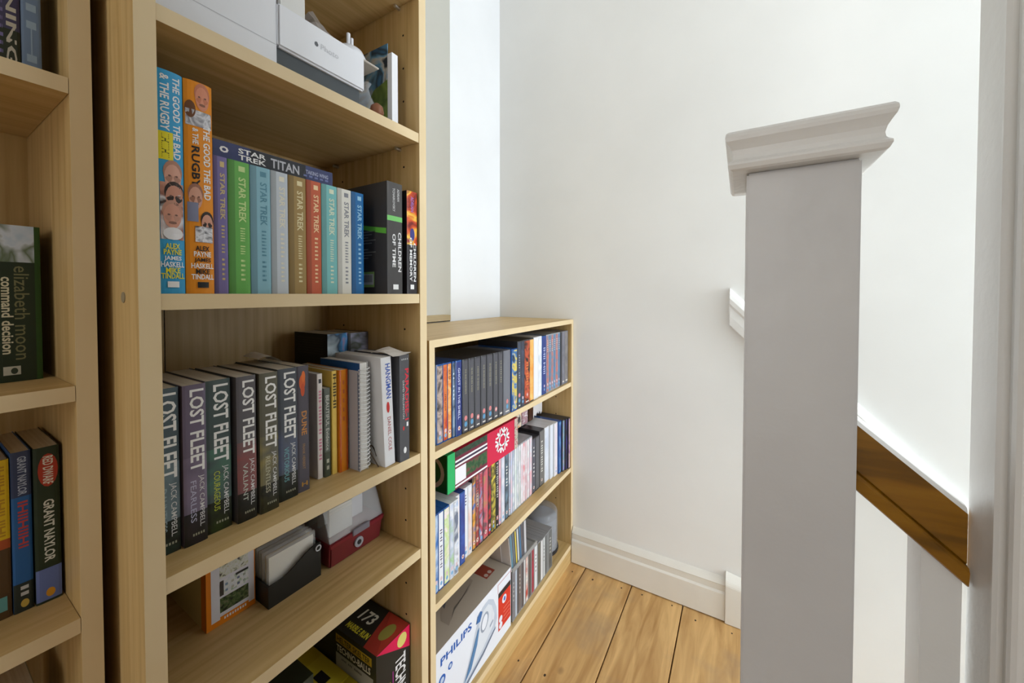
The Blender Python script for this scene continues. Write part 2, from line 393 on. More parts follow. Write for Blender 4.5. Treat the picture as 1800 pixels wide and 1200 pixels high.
tall = bookcase('tall_bookcase', 'tall narrow beech bookcase between the dark left bookcase and the low one', 0, .1372, .5557, 1.82, TT, TS+[.07], .07, split=.2455, holes=((-.042, -.235), .155, 1.78), pins=(1.575, 1.300))
MB().tube([(-.046, -.0008, .989), (-.046, .0002, .989)], .006, 14).build('screw_cap', C8(150, 138, 112), tall)
low = bookcase('low_bookcase', 'low wide beech bookcase of discs in the corner', 0, .5626, 1.3205, .90, .0155, [.6701, .3532, .0673], .0673, back=-.305, holes=((-.062, -.245), .16, .86))
left = bookcase('left_bookcase', 'shaded beech bookcase at the left edge of the picture', -.082, -.66, .1240, 1.82, .0165, [1.56, 1.222, .8934, .6389, .35, .07], .07, back=-.31)

# mirror on the wall behind the tall bookcase
mi = empty('mirror', (-.32, .80, .9005), 'tall frameless mirror leaning on the wall above the low bookcase', 'mirror')
MB().box((-.0030, -.2, 0), (.0, .204, 1.12)).build('backing', C8(70, 62, 48), mi)
MB().box((.0001, -.2, .0035), (.0035, .2025, 1.12)).build('glass', MIRROR, mi)

# ------------------------------------------------------------------ tall bookcase, books on the eye-level shelf (z=.993)
Z2 = .9932
W_ = C8(236, 236, 236); BLK = C8(30, 30, 32); YEL = C8(228, 216, 40); SKIN = C8(205, 150, 125); SKIN2 = C8(176, 120, 96); SHIRT = C8(222, 224, 230)
G2 = 'books on the eye-level shelf of the tall bookcase'
def rugby(label, y0, y1, base, tc1, tc2, deco):
    return volume('hardback_book', label, 'book', -.018, y0, y1, Z2, .2465, .155, base, 'hard', deco, G2)
BLUE = C8(58, 160, 212); OR = C8(232, 144, 28)
PHOTO = art([(44, 34, 34), (206, 152, 130), (150, 100, 86), (226, 226, 232), (60, 44, 42)], 4.5)
def portrait(cy, cz, ry, rz, skin, hair, H=.2465):
    T_ = .0262
    return [('D', cy, cz-.35*rz/H, ry*1.02, rz*.78, C8(*hair), 'cover_portrait'), ('D', cy, cz, ry*.9, rz*.86, C8(*skin), 'cover_portrait'), ('D', cy-.38*ry/T_, cz-.1*rz/H, ry*.15, rz*.06, C8(110, 76, 64), 'cover_portrait'), ('D', cy+.38*ry/T_, cz-.1*rz/H, ry*.15, rz*.06, C8(110, 76, 64), 'cover_portrait'),
            ('D', cy, cz+.45*rz/H, ry*.42, rz*.10, C8(*[int(v*.66) for v in skin]), 'cover_portrait')]
faces = portrait(.60, .475, .0085, .017, (212, 160, 140), (176, 128, 108))+portrait(.64, .565, .0088, .016, (196, 138, 116), (48, 34, 30))+portrait(.56, .65, .0088, .016, (206, 148, 126), (190, 140, 120))+[('D', .58, .728, .0090, .007, C8(228, 228, 232), 'cover_portrait')]
rugby('blue rugby hardback, leftmost book on the eye-level shelf', .1560, .1818, BLUE, W_, W_, [
    ('T', 'THE GOOD THE BAD', .76, .02, .39, .26, W_), ('T', '& THE RUGBY', .36, .02, .27, .30, W_),
    ('B', .12, .62, .275, .40, YEL, 'sticker'), ('T', 'IlHIlIHII', .36, .285, .39, .24, C8(60, 66, 20)),
    ('B', .16, .96, .50, .755, PHOTO, 'cover_photo')]+faces+[
    ('H', 'ALEX', .55, .785, .5, .006, YEL), ('H', 'PAYNE', .55, .812, .62, .006, YEL), ('H', 'JAMES', .55, .842, .6, .006, W_), ('H', 'HASKELL', .55, .868, .8, .006, W_),
    ('H', 'MIKE', .55, .895, .5, .006, YEL), ('H', 'TINDALL', .55, .92, .8, .006, YEL), ('B', .35, .75, .945, .972, W_, 'publisher_mark')])
rugby('orange rugby hardback beside the blue one on the eye-level shelf', .1826, .2100, OR, W_, W_, [
    *portrait(.62, .075, .0075, .016, (214, 140, 110), (196, 120, 90)), ('B', .05, .95, .135, .21, art([(60, 60, 76), (220, 220, 226), (70, 66, 84)], 12), 'cover_photo'), ('D', .2, .135, .005, .010, C8(110, 70, 44), 'cover_portrait'),
    ('T', 'THE GOOD THE BAD', .76, .20, .55, .26, W_), ('T', '& THE', .36, .22, .295, .20, W_), ('T', 'RUGBY', .36, .305, .50, .28, BLK),
    *portrait(.34, .548, .0070, .015, (212, 160, 138), (160, 112, 92)), ('B', .06, .42, .57, .66, C8(130, 134, 160), 'cover_photo'), *portrait(.74, .665, .0065, .013, (206, 150, 128), (44, 32, 28)), ('B', .30, .94, .68, .755, art([(40, 40, 60), (226, 226, 232), (44, 40, 60)], 16), 'cover_photo'),
    ('H', 'ALEX', .55, .785, .5, .006, BLK), ('H', 'PAYNE', .55, .812, .62, .006, W_), ('H', 'JAMES', .55, .842, .6, .006, BLK), ('H', 'HASKELL', .55, .868, .8, .006, W_),
    ('H', 'MIKE', .55, .895, .5, .006, BLK), ('H', 'TINDALL', .55, .92, .8, .006, W_), ('B', .35, .75, .945, .972, BLK, 'publisher_mark')])
trek = [(.2146, .2300, (122, 112, 166), (206, 186, 132), 'lilac'), (.2306, .2555, (104, 176, 84), (196, 222, 150), 'bright green'), (.2562, .2816, (136, 184, 200), (88, 140, 160), 'pale blue'),
        (.2823, .3053, (196, 204, 212), (228, 224, 206), 'silver-grey'), (.3061, .3318, (160, 132, 78), (226, 214, 170), 'tan brown'), (.3326, .3558, (196, 92, 58), (240, 206, 160), 'brick red'),
        (.3566, .3830, (122, 190, 190), (216, 226, 200), 'teal'), (.3838, .4090, (224, 222, 214), (136, 138, 146), 'off-white'), (.4098, .4336, (22, 104, 166), (150, 200, 226), 'royal blue')]
for i, (a, b, c_, tcol, nm) in enumerate(trek):
    tm = C8(*tcol); dk = C8(*[int(v*.82) for v in c_])
    volume('small_hardback_book', nm+' small hardback in the row below the lying novel', 'book', -.030, a, b, Z2, .1715, .12, C8(*c_), 'paper', [
        ('B', 0.0, .30, .0, 1, dk, 'hinge_band'), ('B', .48, .78, .035, .075, tm, 'emblem'), ('T', 'STAR TREK', .64, .12, .46, .34, tm), ('T', ['Ilil Iil', 'Iilili Iili', 'Iiliilil', 'Iilili', 'Iililiilil', 'Iilili', 'Iliililili', 'Iililiil', 'Iilil'][i], .64, .50, .70, .22, tm, False),
        ('T', 'iliil', .64, .74, .9, .2, tm, False)], G2)
# horizontal novel lying on the row
tn = empty('lying_paperback', (-.034, .2165, Z2+.1722), 'dark blue paperback lying spine-out on top of the coloured hardbacks', 'book', G2, rot=(R(.0), 0, 0))
NAVY = C8(52, 60, 104)
cv = MB(); Tn = .0215; Ln = .162
out_ = [(-.105, 0), (0, 0), (.0005, Tn/2), (0, Tn), (-.105, Tn)]; inn = [(-.105, .0006), (-.0007, .0006), (-.0004, Tn/2), (-.0007, Tn-.0006), (-.105, Tn-.0006)]
cv.strip(out_, inn, 0, Ln); cv.v = [(x, z, y) for x, y, z in cv.v]; cv.build('cover', NAVY, tn)
MB().box((-.104, .0008, .0007), (-.001, Ln-.0008, Tn-.0007)).build('page_block', PAGE, tn)
def tnt(s_, y, z, l, h_, m_): return text(s_, m_, tn, (.0009, y, z), EY, EZ, l, h_, True, None, 'title')
flat('spine_band', [(.0007, .042, .0006), (.0007, .118, .0006), (.0007, .118, Tn-.0006), (.0007, .042, Tn-.0006)], [(0, 1, 2, 3)], C8(30, 32, 40), tn)
tnt('STAR', .045, Tn*.68, .034, .0066, W_); tnt('TREK', .045, Tn*.3, .034, .0066, W_); tnt('TITAN', .088, Tn*.48, .04, .013, C8(190, 190, 198)); tnt('TAKING WING', .136, Tn*.55, .036, .006, C8(170, 176, 206))
tnt('iliil', .134, Tn*.28, .04, .003, C8(110, 120, 170)); text('o', W_, tn, (.0009, .012, Tn*.5), EY, EZ, .010, .008, True, None, 'emblem')
# the two thick novels at the right
volume('thick_paperback', 'thick dark paperback with a green glow on its spine', 'book', .0005-.004, .4620, .4965, Z2, .1985, .128, C8(68, 66, 66), 'paper', [
    ('B', 0, 1, .0, .30, C8(76, 74, 74)), ('B', 0, 1, .30, .345, C8(120, 200, 110), 'green_streak'), ('T', 'CHILDREN', .80, .44, .80, .22, W_), ('T', 'OF TIME', .42, .46, .76, .22, W_), ('T', 'ADRIAN', .72, .05, .16, .15, C8(190, 190, 190)), ('T', 'TCHAIKOVSKY', .42, .05, .26, .15, C8(190, 190, 190)),
    ('B', .35, .7, .915, .96, W_, 'publisher_mark')], G2, pages=PAGEW)
ct = [o for o in bpy.data.objects if o.name.startswith('thick_paperback') and o.parent is None][-1]
GRN = C8(110, 196, 70)
# back cover facing the camera: blurb lines, streak, barcode
arc = []
for i in range(9):
    t = i/8; xx = -.128+.126*t; zz = .150-.034*t**.5
    arc += [(xx, -.0004, zz), (xx, -.0004, zz-.006-.004*t)]
flat('green_streak', arc, [(2*i, 2*i+1, 2*i+3, 2*i+2) for i in range(8)], GRN, ct)
for i in range(9):
    z_ = .112-.0052*i-(.006 if i > 4 else 0); flat('blurb_line', [(-.088, -.0004, z_), (-.03-.01*((i*7) % 3), -.0004, z_), (-.03-.01*((i*7) % 3), -.0004, z_+.0014), (-.088, -.0004, z_+.0014)], [(0, 1, 2, 3)], C8(150, 150, 146), ct)
flat('barcode_panel', [(-.082, -.0004, .012), (-.034, -.0004, .012), (-.034, -.0004, .040), (-.082, -.0004, .040)], [(0, 1, 2, 3)], C8(150, 190, 110), ct)
flat('barcode_panel', [(-.080, -.0006, .0165), (-.036, -.0006, .0165), (-.036, -.0006, .036), (-.080, -.0006, .036)], [(0, 1, 2, 3)], C8(196, 200, 204), ct)
for i in range(14):
    x_ = -.076+.0027*i; flat('barcode_line', [(x_, -.0008, .021), (x_+.0013, -.0008, .021), (x_+.0013, -.0008, .034), (x_, -.0008, .034)], [(0, 1, 2, 3)], C8(70, 70, 74), ct)
volume('thick_paperback', 'fiery orange paperback with a black lower spine against the right panel', 'book', -.0035, .5080, .5335, Z2, .1925, .128, C8(44, 40, 44), 'paper', [
    ('B', 0, 1, 0, .52, art([(120, 20, 20), (216, 80, 24), (246, 200, 70), (150, 40, 40)], 5), 'cover_art'), ('D', .5, .42, .006, .012, C8(60, 60, 130), 'cover_art'), ('T', 'CHILDREN', .74, .50, .88, .24, W_), ('T', 'OF MEMORY', .36, .45, .88, .24, W_), ('T', 'ADRIAN', .5, .05, .2, .3, C8(150, 110, 180)),
    ('B', .3, .65, .91, .955, W_, 'publisher_mark')], G2, pages=PAGEW)
# second row behind
for i, (a, b, hh, c_, nm) in enumerate([(.225, .25, .176, (96, 112, 60), 'olive'), (.252, .28, .184, (150, 76, 44), 'rust red'), (.283, .305, .176, (70, 76, 84), 'slate grey'), (.31, .338, .190, (186, 138, 62), 'ochre'), (.341, .365, .186, (40, 46, 40), 'near-black green'), (.368, .392, .190, (110, 122, 62), 'moss green'), (.395, .422, .196, (140, 108, 110), 'dusty mauve'), (.425, .458, .205, (30, 36, 28), 'black and green')]):
    volume('paperback_book', nm+' paperback in the back row behind the small hardbacks', 'book', -.158, a, b, Z2, min(hh, .172 if i < 5 else hh), .11, C8(*c_), 'paper', [], 'back-row books on the eye-level shelf')

# ------------------------------------------------------------------ tall bookcase, middle shelf (z=.683)
Z3 = .6832; G3 = 'books on the middle shelf of the tall bookcase'
lf = [(.1572, .1838, -.050, 'DAUNTLESS', (62, 74, 80), (120, 140, 150), (150, 170, 180), (40, 60, 52), 'teal-grey'), (.1860, .2095, -.046, 'FEARLESS', (84, 76, 92), (120, 108, 128), (186, 186, 210), (40, 34, 38), 'purple-tinted'), (.2114, .2388, -.052, 'COURAGEOUS', (56, 66, 66), (70, 120, 96), (190, 200, 60), (46, 60, 26), 'green and yellow'),
      (.2432, .2668, -.0455, 'VALIANT', (72, 70, 74), (150, 60, 56), (190, 196, 186), (40, 34, 28), 'red-tinted'), (.2706, .2950, -.0435, 'RELENTLESS', (74, 72, 62), (176, 156, 78), (190, 186, 160), (54, 52, 30), 'gold-tinted'), (.3000, .3280, -.0525, 'VICTORIOUS', (58, 62, 68), (74, 84, 120), (120, 180, 186), (34, 42, 36), 'blue-tinted')]
for i, (a, b, x_, sub, c1, c2, sc, c3, nm) in enumerate(lf):
    c1 = tuple(int(v*1.32) for v in c1); c2 = tuple(min(230, int(v*1.15)) for v in c2)
    volume('series_paperback', nm+' grey paperback, '+ordn(i+1)+' in the run of matching white-lettered spines', 'book', x_, a, b, Z3, .198, .128, C8(*c1), 'paper', [
        ('B', 0, 1, .45, .80, art([c1, tuple(int(.45*p_+.55*q_) for p_, q_ in zip(c1, c2)), c1], 3), 'cover_art'), ('B', 0, 1, .80, 1, art([c3, (20, 24, 18), c3], 5), 'cover_art'),
        ('T', 'LOST FLEET', .60, .03, .545, .62, C8(240, 240, 238)), ('T', 'JACK CAMPBELL', .74, .575, .90, .27, C8(214, 214, 214), False), ('T', sub, .40, .60, .86, .25, C8(*sc), False), ('H', 'IlIIl', .6, .94, .5, .003, C8(160, 160, 140))], G3)
ds = volume('paperback_book', 'dark blue-grey paperback with an orange flame after the white-lettered run', 'book', -.055, .3296, .3480, Z3, .1975, .128, C8(82, 78, 88), 'paper', [
    ('D', .42, .13, .0048, .012, C8(214, 96, 40), 'flame'), ('D', .52, .085, .0030, .009, C8(226, 112, 44), 'flame'), ('D', .45, .19, .0032, .010, C8(200, 80, 36), 'flame'), ('T', 'DUNE', .55, .36, .55, .45, C8(200, 136, 70)), ('T', 'FRANK HERBERT', .5, .62, .82, .22, C8(170, 130, 84), False), ('H', 'H', .55, .94, .5, .007, C8(190, 140, 60))], G3)
# scrap of paper on the series books
pp = []; 
for i in range(7):
    t = i/6; pp += [(-.1-.015*t, .297+.043*t, .8985-.012*t+.006*math.sin(t*3.1)), (-.155-.01*t, .300+.040*t, .8975-.010*t+.009*math.sin(t*3.1))]
pm = MB(); vs_ = [Vector(p) for p in pp]; n_ = len(vs_); vs2 = vs_+[v-Vector((0, 0, .0004)) for v in vs_]
pm.add(vs2, [(2*i, 2*i+1, 2*i+3, 2*i+2) for i in range(6)]+[(n_+2*i, n_+2*i+2, n_+2*i+3, n_+2*i+1) for i in range(6)])
pm.v = [(v[0], v[1], v[2]-.0045) for v in pm.v]
tag(pm.build('paper_slip', C8(232, 224, 214, .8)), 'curled white paper slip lying on the white-lettered paperbacks', 'paper')
volume('thin_paperback', 'thin white paperback with pink title right of the flame spine', 'book', -.0715, .3722, .3812, Z3, .1765, .12, C8(222, 214, 208), 'paper', [('T', 'IlIHIlIIHl IlIHI', .5, .16, .82, .5, C8(206, 130, 150)), ('B', .25, .75, .05, .09, C8(60, 60, 64), 'publisher_mark')], G3, pages=PAGEW)
volume('thin_paperback', 'short thin grey-green paperback between the white and yellow spines', 'book', -.068, .3822, .3930, Z3, .1505, .108, C8(98, 104, 96), 'paper', [('T', 'BEAUTIFUL Evidence', .5, .08, .70, .55, C8(206, 206, 196), False), ('B', 0, 1, .72, 1, C8(70, 78, 62)), ('T', 'II', .5, .8, .92, .4, C8(180, 180, 160))], G3)
volume('thin_paperback', 'thin yellow paperback with black lettering on the middle shelf', 'book', -.0665, .3955, .4045, Z3, .178, .122, C8(226, 192, 92), 'paper', [('T', 'IHIlIHII', .5, .03, .36, .6, C8(80, 64, 26))], G3)
volume('thin_paperback', 'shiny orange paperback beside the spiral notebook', 'book', -.062, .4058, .4225, Z3, .178, .122, mat('shiny_orange', rgb(222, 132, 30), .15, .6), 'paper', [('B', .0, .22, .0, 1, C8(196, 92, 22, .2)), ('B', .80, 1, 0, 1, C8(206, 90, 30, .2)), ('T', 'iliil', .5, .1, .5, .2, C8(190, 90, 20), False)], G3)
# spiral notebook standing upright, coil to the front
sp = empty('spiral_notebook', (-.030, .4265, Z3), 'grey wire-bound spiral notebook with a blue strip, standing on the middle shelf', 'notebook')
MB().box((-.117, .0, .0), (-.004, .0010, .190)).build('front_cover', C8(190, 190, 196), sp)
flat('cover_strip', [(-.117, -.0004, .176), (-.004, -.0004, .176), (-.004, -.0004, .189), (-.117, -.0004, .189)], [(0, 1, 2, 3)], C8(24, 84, 146), sp)
flat('cover_strip', [(-.0095, -.0004, .002), (-.006, -.0004, .002), (-.006, -.0004, .172), (-.0095, -.0004, .172)], [(0, 1, 2, 3)], C8(110, 126, 150), sp)
MB().box((-.116, .0012, .001), (-.005, .0150, .189)).build('page_block', PAGEW, sp)
MB().box((-.117, .0152, .0), (-.004, .0165, .190)).build('back_cover', C8(200, 200, 198), sp)
cs = MB()
for i in range(26):
    z_ = .008+.0068*i
    cs.tube([(-.0045+.0085*math.sin(k*math.pi/6), .0083-.0102*math.cos(k*math.pi/6), z_+.0022*(k/6)) for k in range(0, 7)], .00095, 5)
w_ = cs.build('wire_coil', C8(226, 226, 226, .3), sp); w_['kind'] = 'stuff'
hm = volume('white_paperback', 'white paperback with blue and red lettering leaning beside the spiral notebook', 'book', -.010, .4600, .4825, Z3+.0001, .197, .128, C8(222, 222, 224), 'paper', [
    ('T', 'HANGMAN', .62, .06, .38, .5, C8(60, 90, 170)), ('D', .5, .46, .0035, .010, C8(190, 40, 36), 'emblem'), ('T', 'DANIEL COLE', .55, .55, .86, .32, C8(170, 70, 70), False)], G3, tilt=2.6, pages=PAGEW)
MB().tube([(-.02-.02*math.sin(t*.5), .4538-.006*math.sin(t), Z3+.0016+.035*abs(math.sin(t*.55))) for t in [i*.45 for i in range(12)]], .0011, 6).build('bookmark_cord', C8(70, 56, 44))
tag(bpy.data.objects['bookmark_cord'], 'thin dark looped cord at the foot of the white paperback', 'cord')
volume('black_paperback', 'black paperback with red lettering at the right end of the middle shelf', 'book', -.003, .4880, .5110, Z3, .197, .128, C8(76, 76, 80), 'paper', [
    ('T', 'PARADISE-1', .72, .13, .62, .40, C8(212, 40, 60)), ('T', 'DAVID WELLINGTON', .36, .24, .60, .18, C8(200, 200, 200), False), ('H', '1', .76, .66, .18, .008, W_), ('D', .36, .69, .002, .004, C8(200, 40, 40), 'emblem'), ('D', .5, .9, .0035, .006, W_, 'emblem'), ('H', 'ilii', .5, .04, .7, .003, C8(170, 170, 170))], G3, pages=PAGEW)
ps = MB()
ps.add([(-.06+.02*i, .470+.044*t, .8835+.004*math.sin(i*1.2+t*2)+.003*t) for i in range(4) for t in (0, .33, .66, 1)], [(4*i+j, 4*i+j+1, 4*i+j+5, 4*i+j+4) for i in range(3) for j in range(3)])
ps.v += [(a, b, c-.0006) for a, b, c in ps.v]; ps.f += [tuple(i+16 for i in f)[::-1] for f in ps.f]
tag(ps.build('paper_slip', C8(228, 222, 214, .8)), 'creased white paper resting on the white and black paperbacks', 'paper')
# two thick novels standing behind
k = volume('thick_paperback', 'thick black paperback with an orange and blue spine top behind the middle shelf row', 'book', -.150, .4425, .4860, Z3, .232, .112, C8(36, 34, 34), 'paper', [('B', 0, 1, 0, .5, art([(226, 116, 44), (70, 140, 196), (36, 56, 76), (190, 206, 214)], 3), 'cover_art')], 'back-row books on the middle shelf')
for q in range(7): flat('blurb_line', [(-.100, -.0004, .222-.005*q), (-.014, -.0004, .222-.005*q), (-.014, -.0004, .2227-.005*q), (-.100, -.0004, .2227-.005*q)], [(0, 1, 2, 3)], C8(74, 68, 58), k)
volume('thick_paperback', 'thick grey and green paperback behind the white and black spines', 'book', -.150, .4880, .5350, Z3, .230, .112, C8(40, 38, 36), 'paper', [('B', .1, 1, 0, .5, art([(84, 96, 62), (150, 150, 172), (60, 66, 50), (120, 116, 130)], 3), 'cover_art')], 'back-row books on the middle shelf')

# ------------------------------------------------------------------ tall bookcase, shelf with boxes (z=.495)
Z4 = .4952
wb = empty('software_box', (-.135, .2385, Z4), 'white carton with orange edges and printed pictures on the lower shelf', 'box')
ORG = C8(226, 130, 24)
W1 = .0655; H1 = .160
MB().box((-.135, 0, 0), (-.0006, W1, H1)).build('carton', C8(204, 190, 140), wb)
MB().box((-.0006, 0, 0), (0, W1, H1)).build('front_edge', ORG, wb)
flat('side_band', [(-.016, -.0003, .0), (-.0006, -.0003, 0), (-.0006, -.0003, H1), (-.016, -.0003, H1)], [(0, 1, 2, 3)], C8(214, 124, 30), wb)
def fp(nm, y0, y1, z0, z1, m_, x=.0003): return flat(nm, [(x, y0, z0), (x, y1, z0), (x, y1, z1), (x, y0, z1)], [(0, 1, 2, 3)], m_, wb)
fp('front_print', .006, W1-.0015, .0085, H1, C8(222, 222, 232))
fp('footer', .017, W1-.010, .0, .0125, ORG, .0005); text('ilIiliIil', W_, wb, (.0007, .037, .008), EY, EZ, .030, .004)
fp('picture', .017, W1-.010, .018, .040, art([(30, 34, 26), (74, 96, 54), (120, 116, 90)], 30), .0005)
fp('picture', .017, W1-.010, .0435, .066, art([(206, 214, 222), (232, 232, 236), (170, 190, 170)], 26), .0005)
for i in range(8): fp('icon', .024+.008*(i % 4), .0275+.008*(i % 4), .047+.009*(i//4), .0505+.009*(i//4), C8(*[(130, 150, 180), (186, 186, 176), (110, 120, 150), (160, 170, 160)][i % 4]), .0007)
fp('picture', .017, W1-.010, .0705, .098, art([(60, 60, 66), (206, 210, 190), (222, 224, 226), (190, 190, 150)], 20), .0005)
fp('picture', .017, .022, .0435, .066, C8(70, 62, 60), .0008); fp('picture', .038, W1-.010, .063, .0665, C8(52, 50, 50), .0008)
# black tray with clear wallets
tr = empty('card_tray', (-.102, .3075, Z4), 'black plastic tray with an S-curved front, holding clear wallets', 'tray')
BP = mat('black_plastic', rgb(34, 34, 32), .4); Wt = .0875
crv = [(0, 0), (Wt, 0), (Wt, .060), (Wt-.006, .060)]+[(Wt-.006-(Wt-.012)*t, .036+.024*(.5+.5*math.cos(math.pi*min(1, t*1.15)))) for t in [i/12 for i in range(1, 13)]]+[(0, .036)]
MB().prism(crv, lambda p: (-.0025, p[0], p[1]), lambda p: (0, p[0], p[1])).build('front_panel', BP, tr)
MB().box((-.140, 0, 0), (-.0025, .0025, .036)).build('side_wall', BP, tr); MB().box((-.140, Wt-.0025, 0), (-.0025, Wt, .058)).build('side_wall', BP, tr)
MB().box((-.140, .0025, 0), (-.0025, Wt-.0025, .0025)).build('base', BP, tr); MB().box((-.1425, 0, 0), (-.140, Wt, .058)).build('back_wall', BP, tr)
for i in range(12):
    xa = -.010-.0105*i
    k = empty('disc_wallet', (xa, .3115, Z4+.0028), ('foremost' if i == 0 else ordn(i+1))+' clear wallet'+(' with paper inside' if i < 6 else '')+' in the black tray', 'wallet', 'clear wallets in the black tray')
    k.location.x = -.102+xa
    MB().box((-.0042, 0, 0), (0, .0795, .0765)).build('sleeve', CLEAR, k)
    MB().box((-.0028, .003, .002), (-.0014, .0765, .071)).build('insert', [C8(236, 232, 220), C8(206, 182, 130), C8(226, 222, 214), C8(150, 140, 110)][i % 4], k)
k = MB()
k.tube([(-.0985, .3885+.0045*math.sin(t), Z4+.0535+.0045*math.cos(t)) for t in [i*.5236 for i in range(13)]], .0011, 6)
tag(k.build('wallet_ring', C8(210, 214, 220, .2)), 'small clear ring clipped on the front of the black tray', 'ring')
# red box with clear lid
rb = empty('disc_box', (-.100, .4075, Z4), 'dark red disc box with a clear hinged lid on the lower shelf', 'box')
RED = mat('dark_red_plastic', rgb(112, 36, 40), .35, .5); Wr = .118
def tapered(x0, x1, y0, y1, z0, z1, inset):
    return MB().add([(x0+inset, y0+inset, z0), (x1-inset*2, y0+inset, z0), (x1-inset*2, y1-inset, z0), (x0+inset, y1-inset, z0), (x0, y0, z1), (x1, y0, z1), (x1, y1, z1), (x0, y1, z1)],
                    [(0, 3, 2, 1), (4, 5, 6, 7), (0, 1, 5, 4), (1, 2, 6, 5), (2, 3, 7, 6), (3, 0, 4, 7)])
tapered(-.135, .006, 0, Wr, 0, .0475, .003).build('base', RED, rb, .003)
tapered(-.130, .0075, -.0015, Wr+.0015, .0376, .0480, .001).build('rim', mat('red_rim', rgb(124, 40, 48), .3), rb, .0015)
MB().box((.0065, .045, .040), (.0092, .083, .053)).build('latch', C8(120, 116, 124, .3), rb, .001)
kk = MB().tube([(.004, .060, .022), (.0068, .060, .022)], .0095, 16); kk.build('lock_plate', C8(150, 150, 156, .3), rb)
kk = MB().tube([(.004, .060, .022), (.0074, .060, .022)], .0045, 12); kk.build('lock', C8(40, 40, 44), rb)
lid = [(.004, .0485), (-.020, .112), (-.088, .118), (-.130, .0485), (-.1275, .0485), (-.087, .1155), (-.0215, .1098), (.0012, .0485)]
MB().prism(lid, lambda p: (p[0], .002, p[1]), lambda p: (p[0], Wr-.002, p[1])).build('lid', CLEAR, rb)
for yy in (.0005, Wr-.0022):
    MB().prism([(.004, .0485), (-.020, .112), (-.088, .118), (-.130, .0485)], lambda p: (p[0], yy, p[1]), lambda p: (p[0], yy+.0015, p[1])).build('lid_side', SMOKE, rb)
for i, (y0_, y1_, c_) in enumerate([(.012, .060, (206, 204, 196)), (.058, .1, (216, 216, 220)), (.02, .105, (190, 192, 196)), (.012, .09, (170, 170, 168))]):
    b_ = MB().box((-.020-.022*i, y0_, .0485), (-.014-.022*i, y1_, .100-.002*i)); d_ = b_.build('disc_sleeve', C8(*c_), None)
    d_.location = (-.100, .4075, Z4); tag(d_, ['left cream', 'pale grey right-hand', 'wide grey', 'rearmost grey'][i]+' disc sleeve inside the clear-lidded red box', 'sleeve', 'sleeves in the red box')

# ------------------------------------------------------------------ tall bookcase, bottom visible shelf (z=.19)
Z5 = .1902
mb = empty('marble_run_box', (-.030, .4535, Z5), 'black toy box with pink corner and yellow lettering, under the lowest visible shelf', 'box')
Hm = .3350-Z5; Wm = .081; Dm = .235
MB().box((-Dm, 0, 0), (0, Wm, Hm)).build('carton', C8(38, 38, 34), mb)
PK = C8(226, 26, 84); YL2 = C8(214, 206, 60)
flat('corner_print', [(.0004, 0, Hm-.0003), (.0004, Wm, Hm-.044), (.0004, Wm, Hm-.0003)], [(0, 1, 2)], PK, mb)
flat('corner_print', [(-.052, Wm-.0005, Hm+.0004), (-.0, .0, Hm+.0004), (-.0, Wm-.0005, Hm+.0004)], [(0, 1, 2)], C8(176, 60, 44), mb)  # corner print on top: dimness of the top face painted into its colour
flat('corner_print', [(-.058, Wm-.0005, Hm+.0003), (-.036, .0, Hm+.0003), (-.0, 0, Hm+.0003), (-.0, Wm-.0005, Hm+.0003)], [(0, 1, 2, 3)], C8(156, 52, 40), mb)
def disc3(nm, c_, a, u, ra, ru, m_):
    c_ = Vector(c_); flat(nm, [c_]+[c_+a*(ra*math.cos(q*math.pi/8))+u*(ru*math.sin(q*math.pi/8)) for q in range(16)], [(0, 1+q, 1+(q+1) % 16) for q in range(16)], m_, mb)
disc3('badge', (.0008, Wm*.75, Hm-.016), EY, EZ, .012, .013, C8(226, 214, 120)); disc3('badge', (-.022, Wm*.55, Hm+.0008), EX, EY, .012, .020, C8(150, 140, 66))
text('173', C8(220, 218, 200), mb, (-.082, Wm*.60, Hm+.0006), EX, EY, .038, .026, slant=.1)
text('MARBLE RUN', YL2, mb, (-.075, Wm*.22, Hm+.0006), EX, EY, .062, .013)
text('HELTER SKELTER', C8(60, 54, 20), mb, (-.065, -.0008, Hm-.018), EX, EZ, .098, .011, slant=.1)
flat('banner', [(-.118, -.0004, Hm-.026), (-.012, -.0004, Hm-.026), (-.012, -.0004, Hm-.010), (-.118, -.0004, Hm-.010)], [(0, 1, 2, 3)], C8(196, 160, 40), mb)
text('TECHNO-BALLS', C8(226, 222, 206), mb, (-.065, -.0008, Hm-.036), EX, EZ, .100, .013)
flat('side_panel_print', [(-.118, -.0004, .02), (-.008, -.0004, .02), (-.008, -.0004, Hm-.047), (-.118, -.0004, Hm-.047)], [(0, 1, 2, 3)], C8(170, 168, 160), mb)
text('ilil III liliii', C8(70, 70, 80), mb, (-.07, -.0008, Hm-.054), EX, EZ, .06, .004)
text('TECHNO', W_, mb, (.0008, Wm*.70, Hm-.085), -EZ, EY, .085, .026); text('MARBLE', YL2, mb, (.0008, Wm*.30, Hm-.105), -EZ, EY, .06, .016)
flat('stripe', [(.0006, Wm*.46, 0), (.0006, Wm*.485, 0), (.0006, Wm*.485, Hm-.06), (.0006, Wm*.46, Hm-.06)], [(0, 1, 2, 3)], C8(170, 50, 150), mb)
yb = empty('yellow_carton', (-.060, .372, Z5), 'yellow carton with a black slot, left of the black toy box', 'box')
Hy = .262-Z5; YC = C8(206, 186, 36)
MB().box((-.20, 0, 0), (0, .080, Hy)).build('carton', YC, yb)
MB().box((-.130, .02, Hy), (-.045, .078, Hy+.001)).build('hanging_flap', C8(216, 198, 56), yb)
flat('slot', [(-.1, .040, Hy+.0013), (-.070, .040, Hy+.0013), (-.070, .058, Hy+.0013), (-.1, .058, Hy+.0013)], [(0, 1, 2, 3)], BLK, yb)
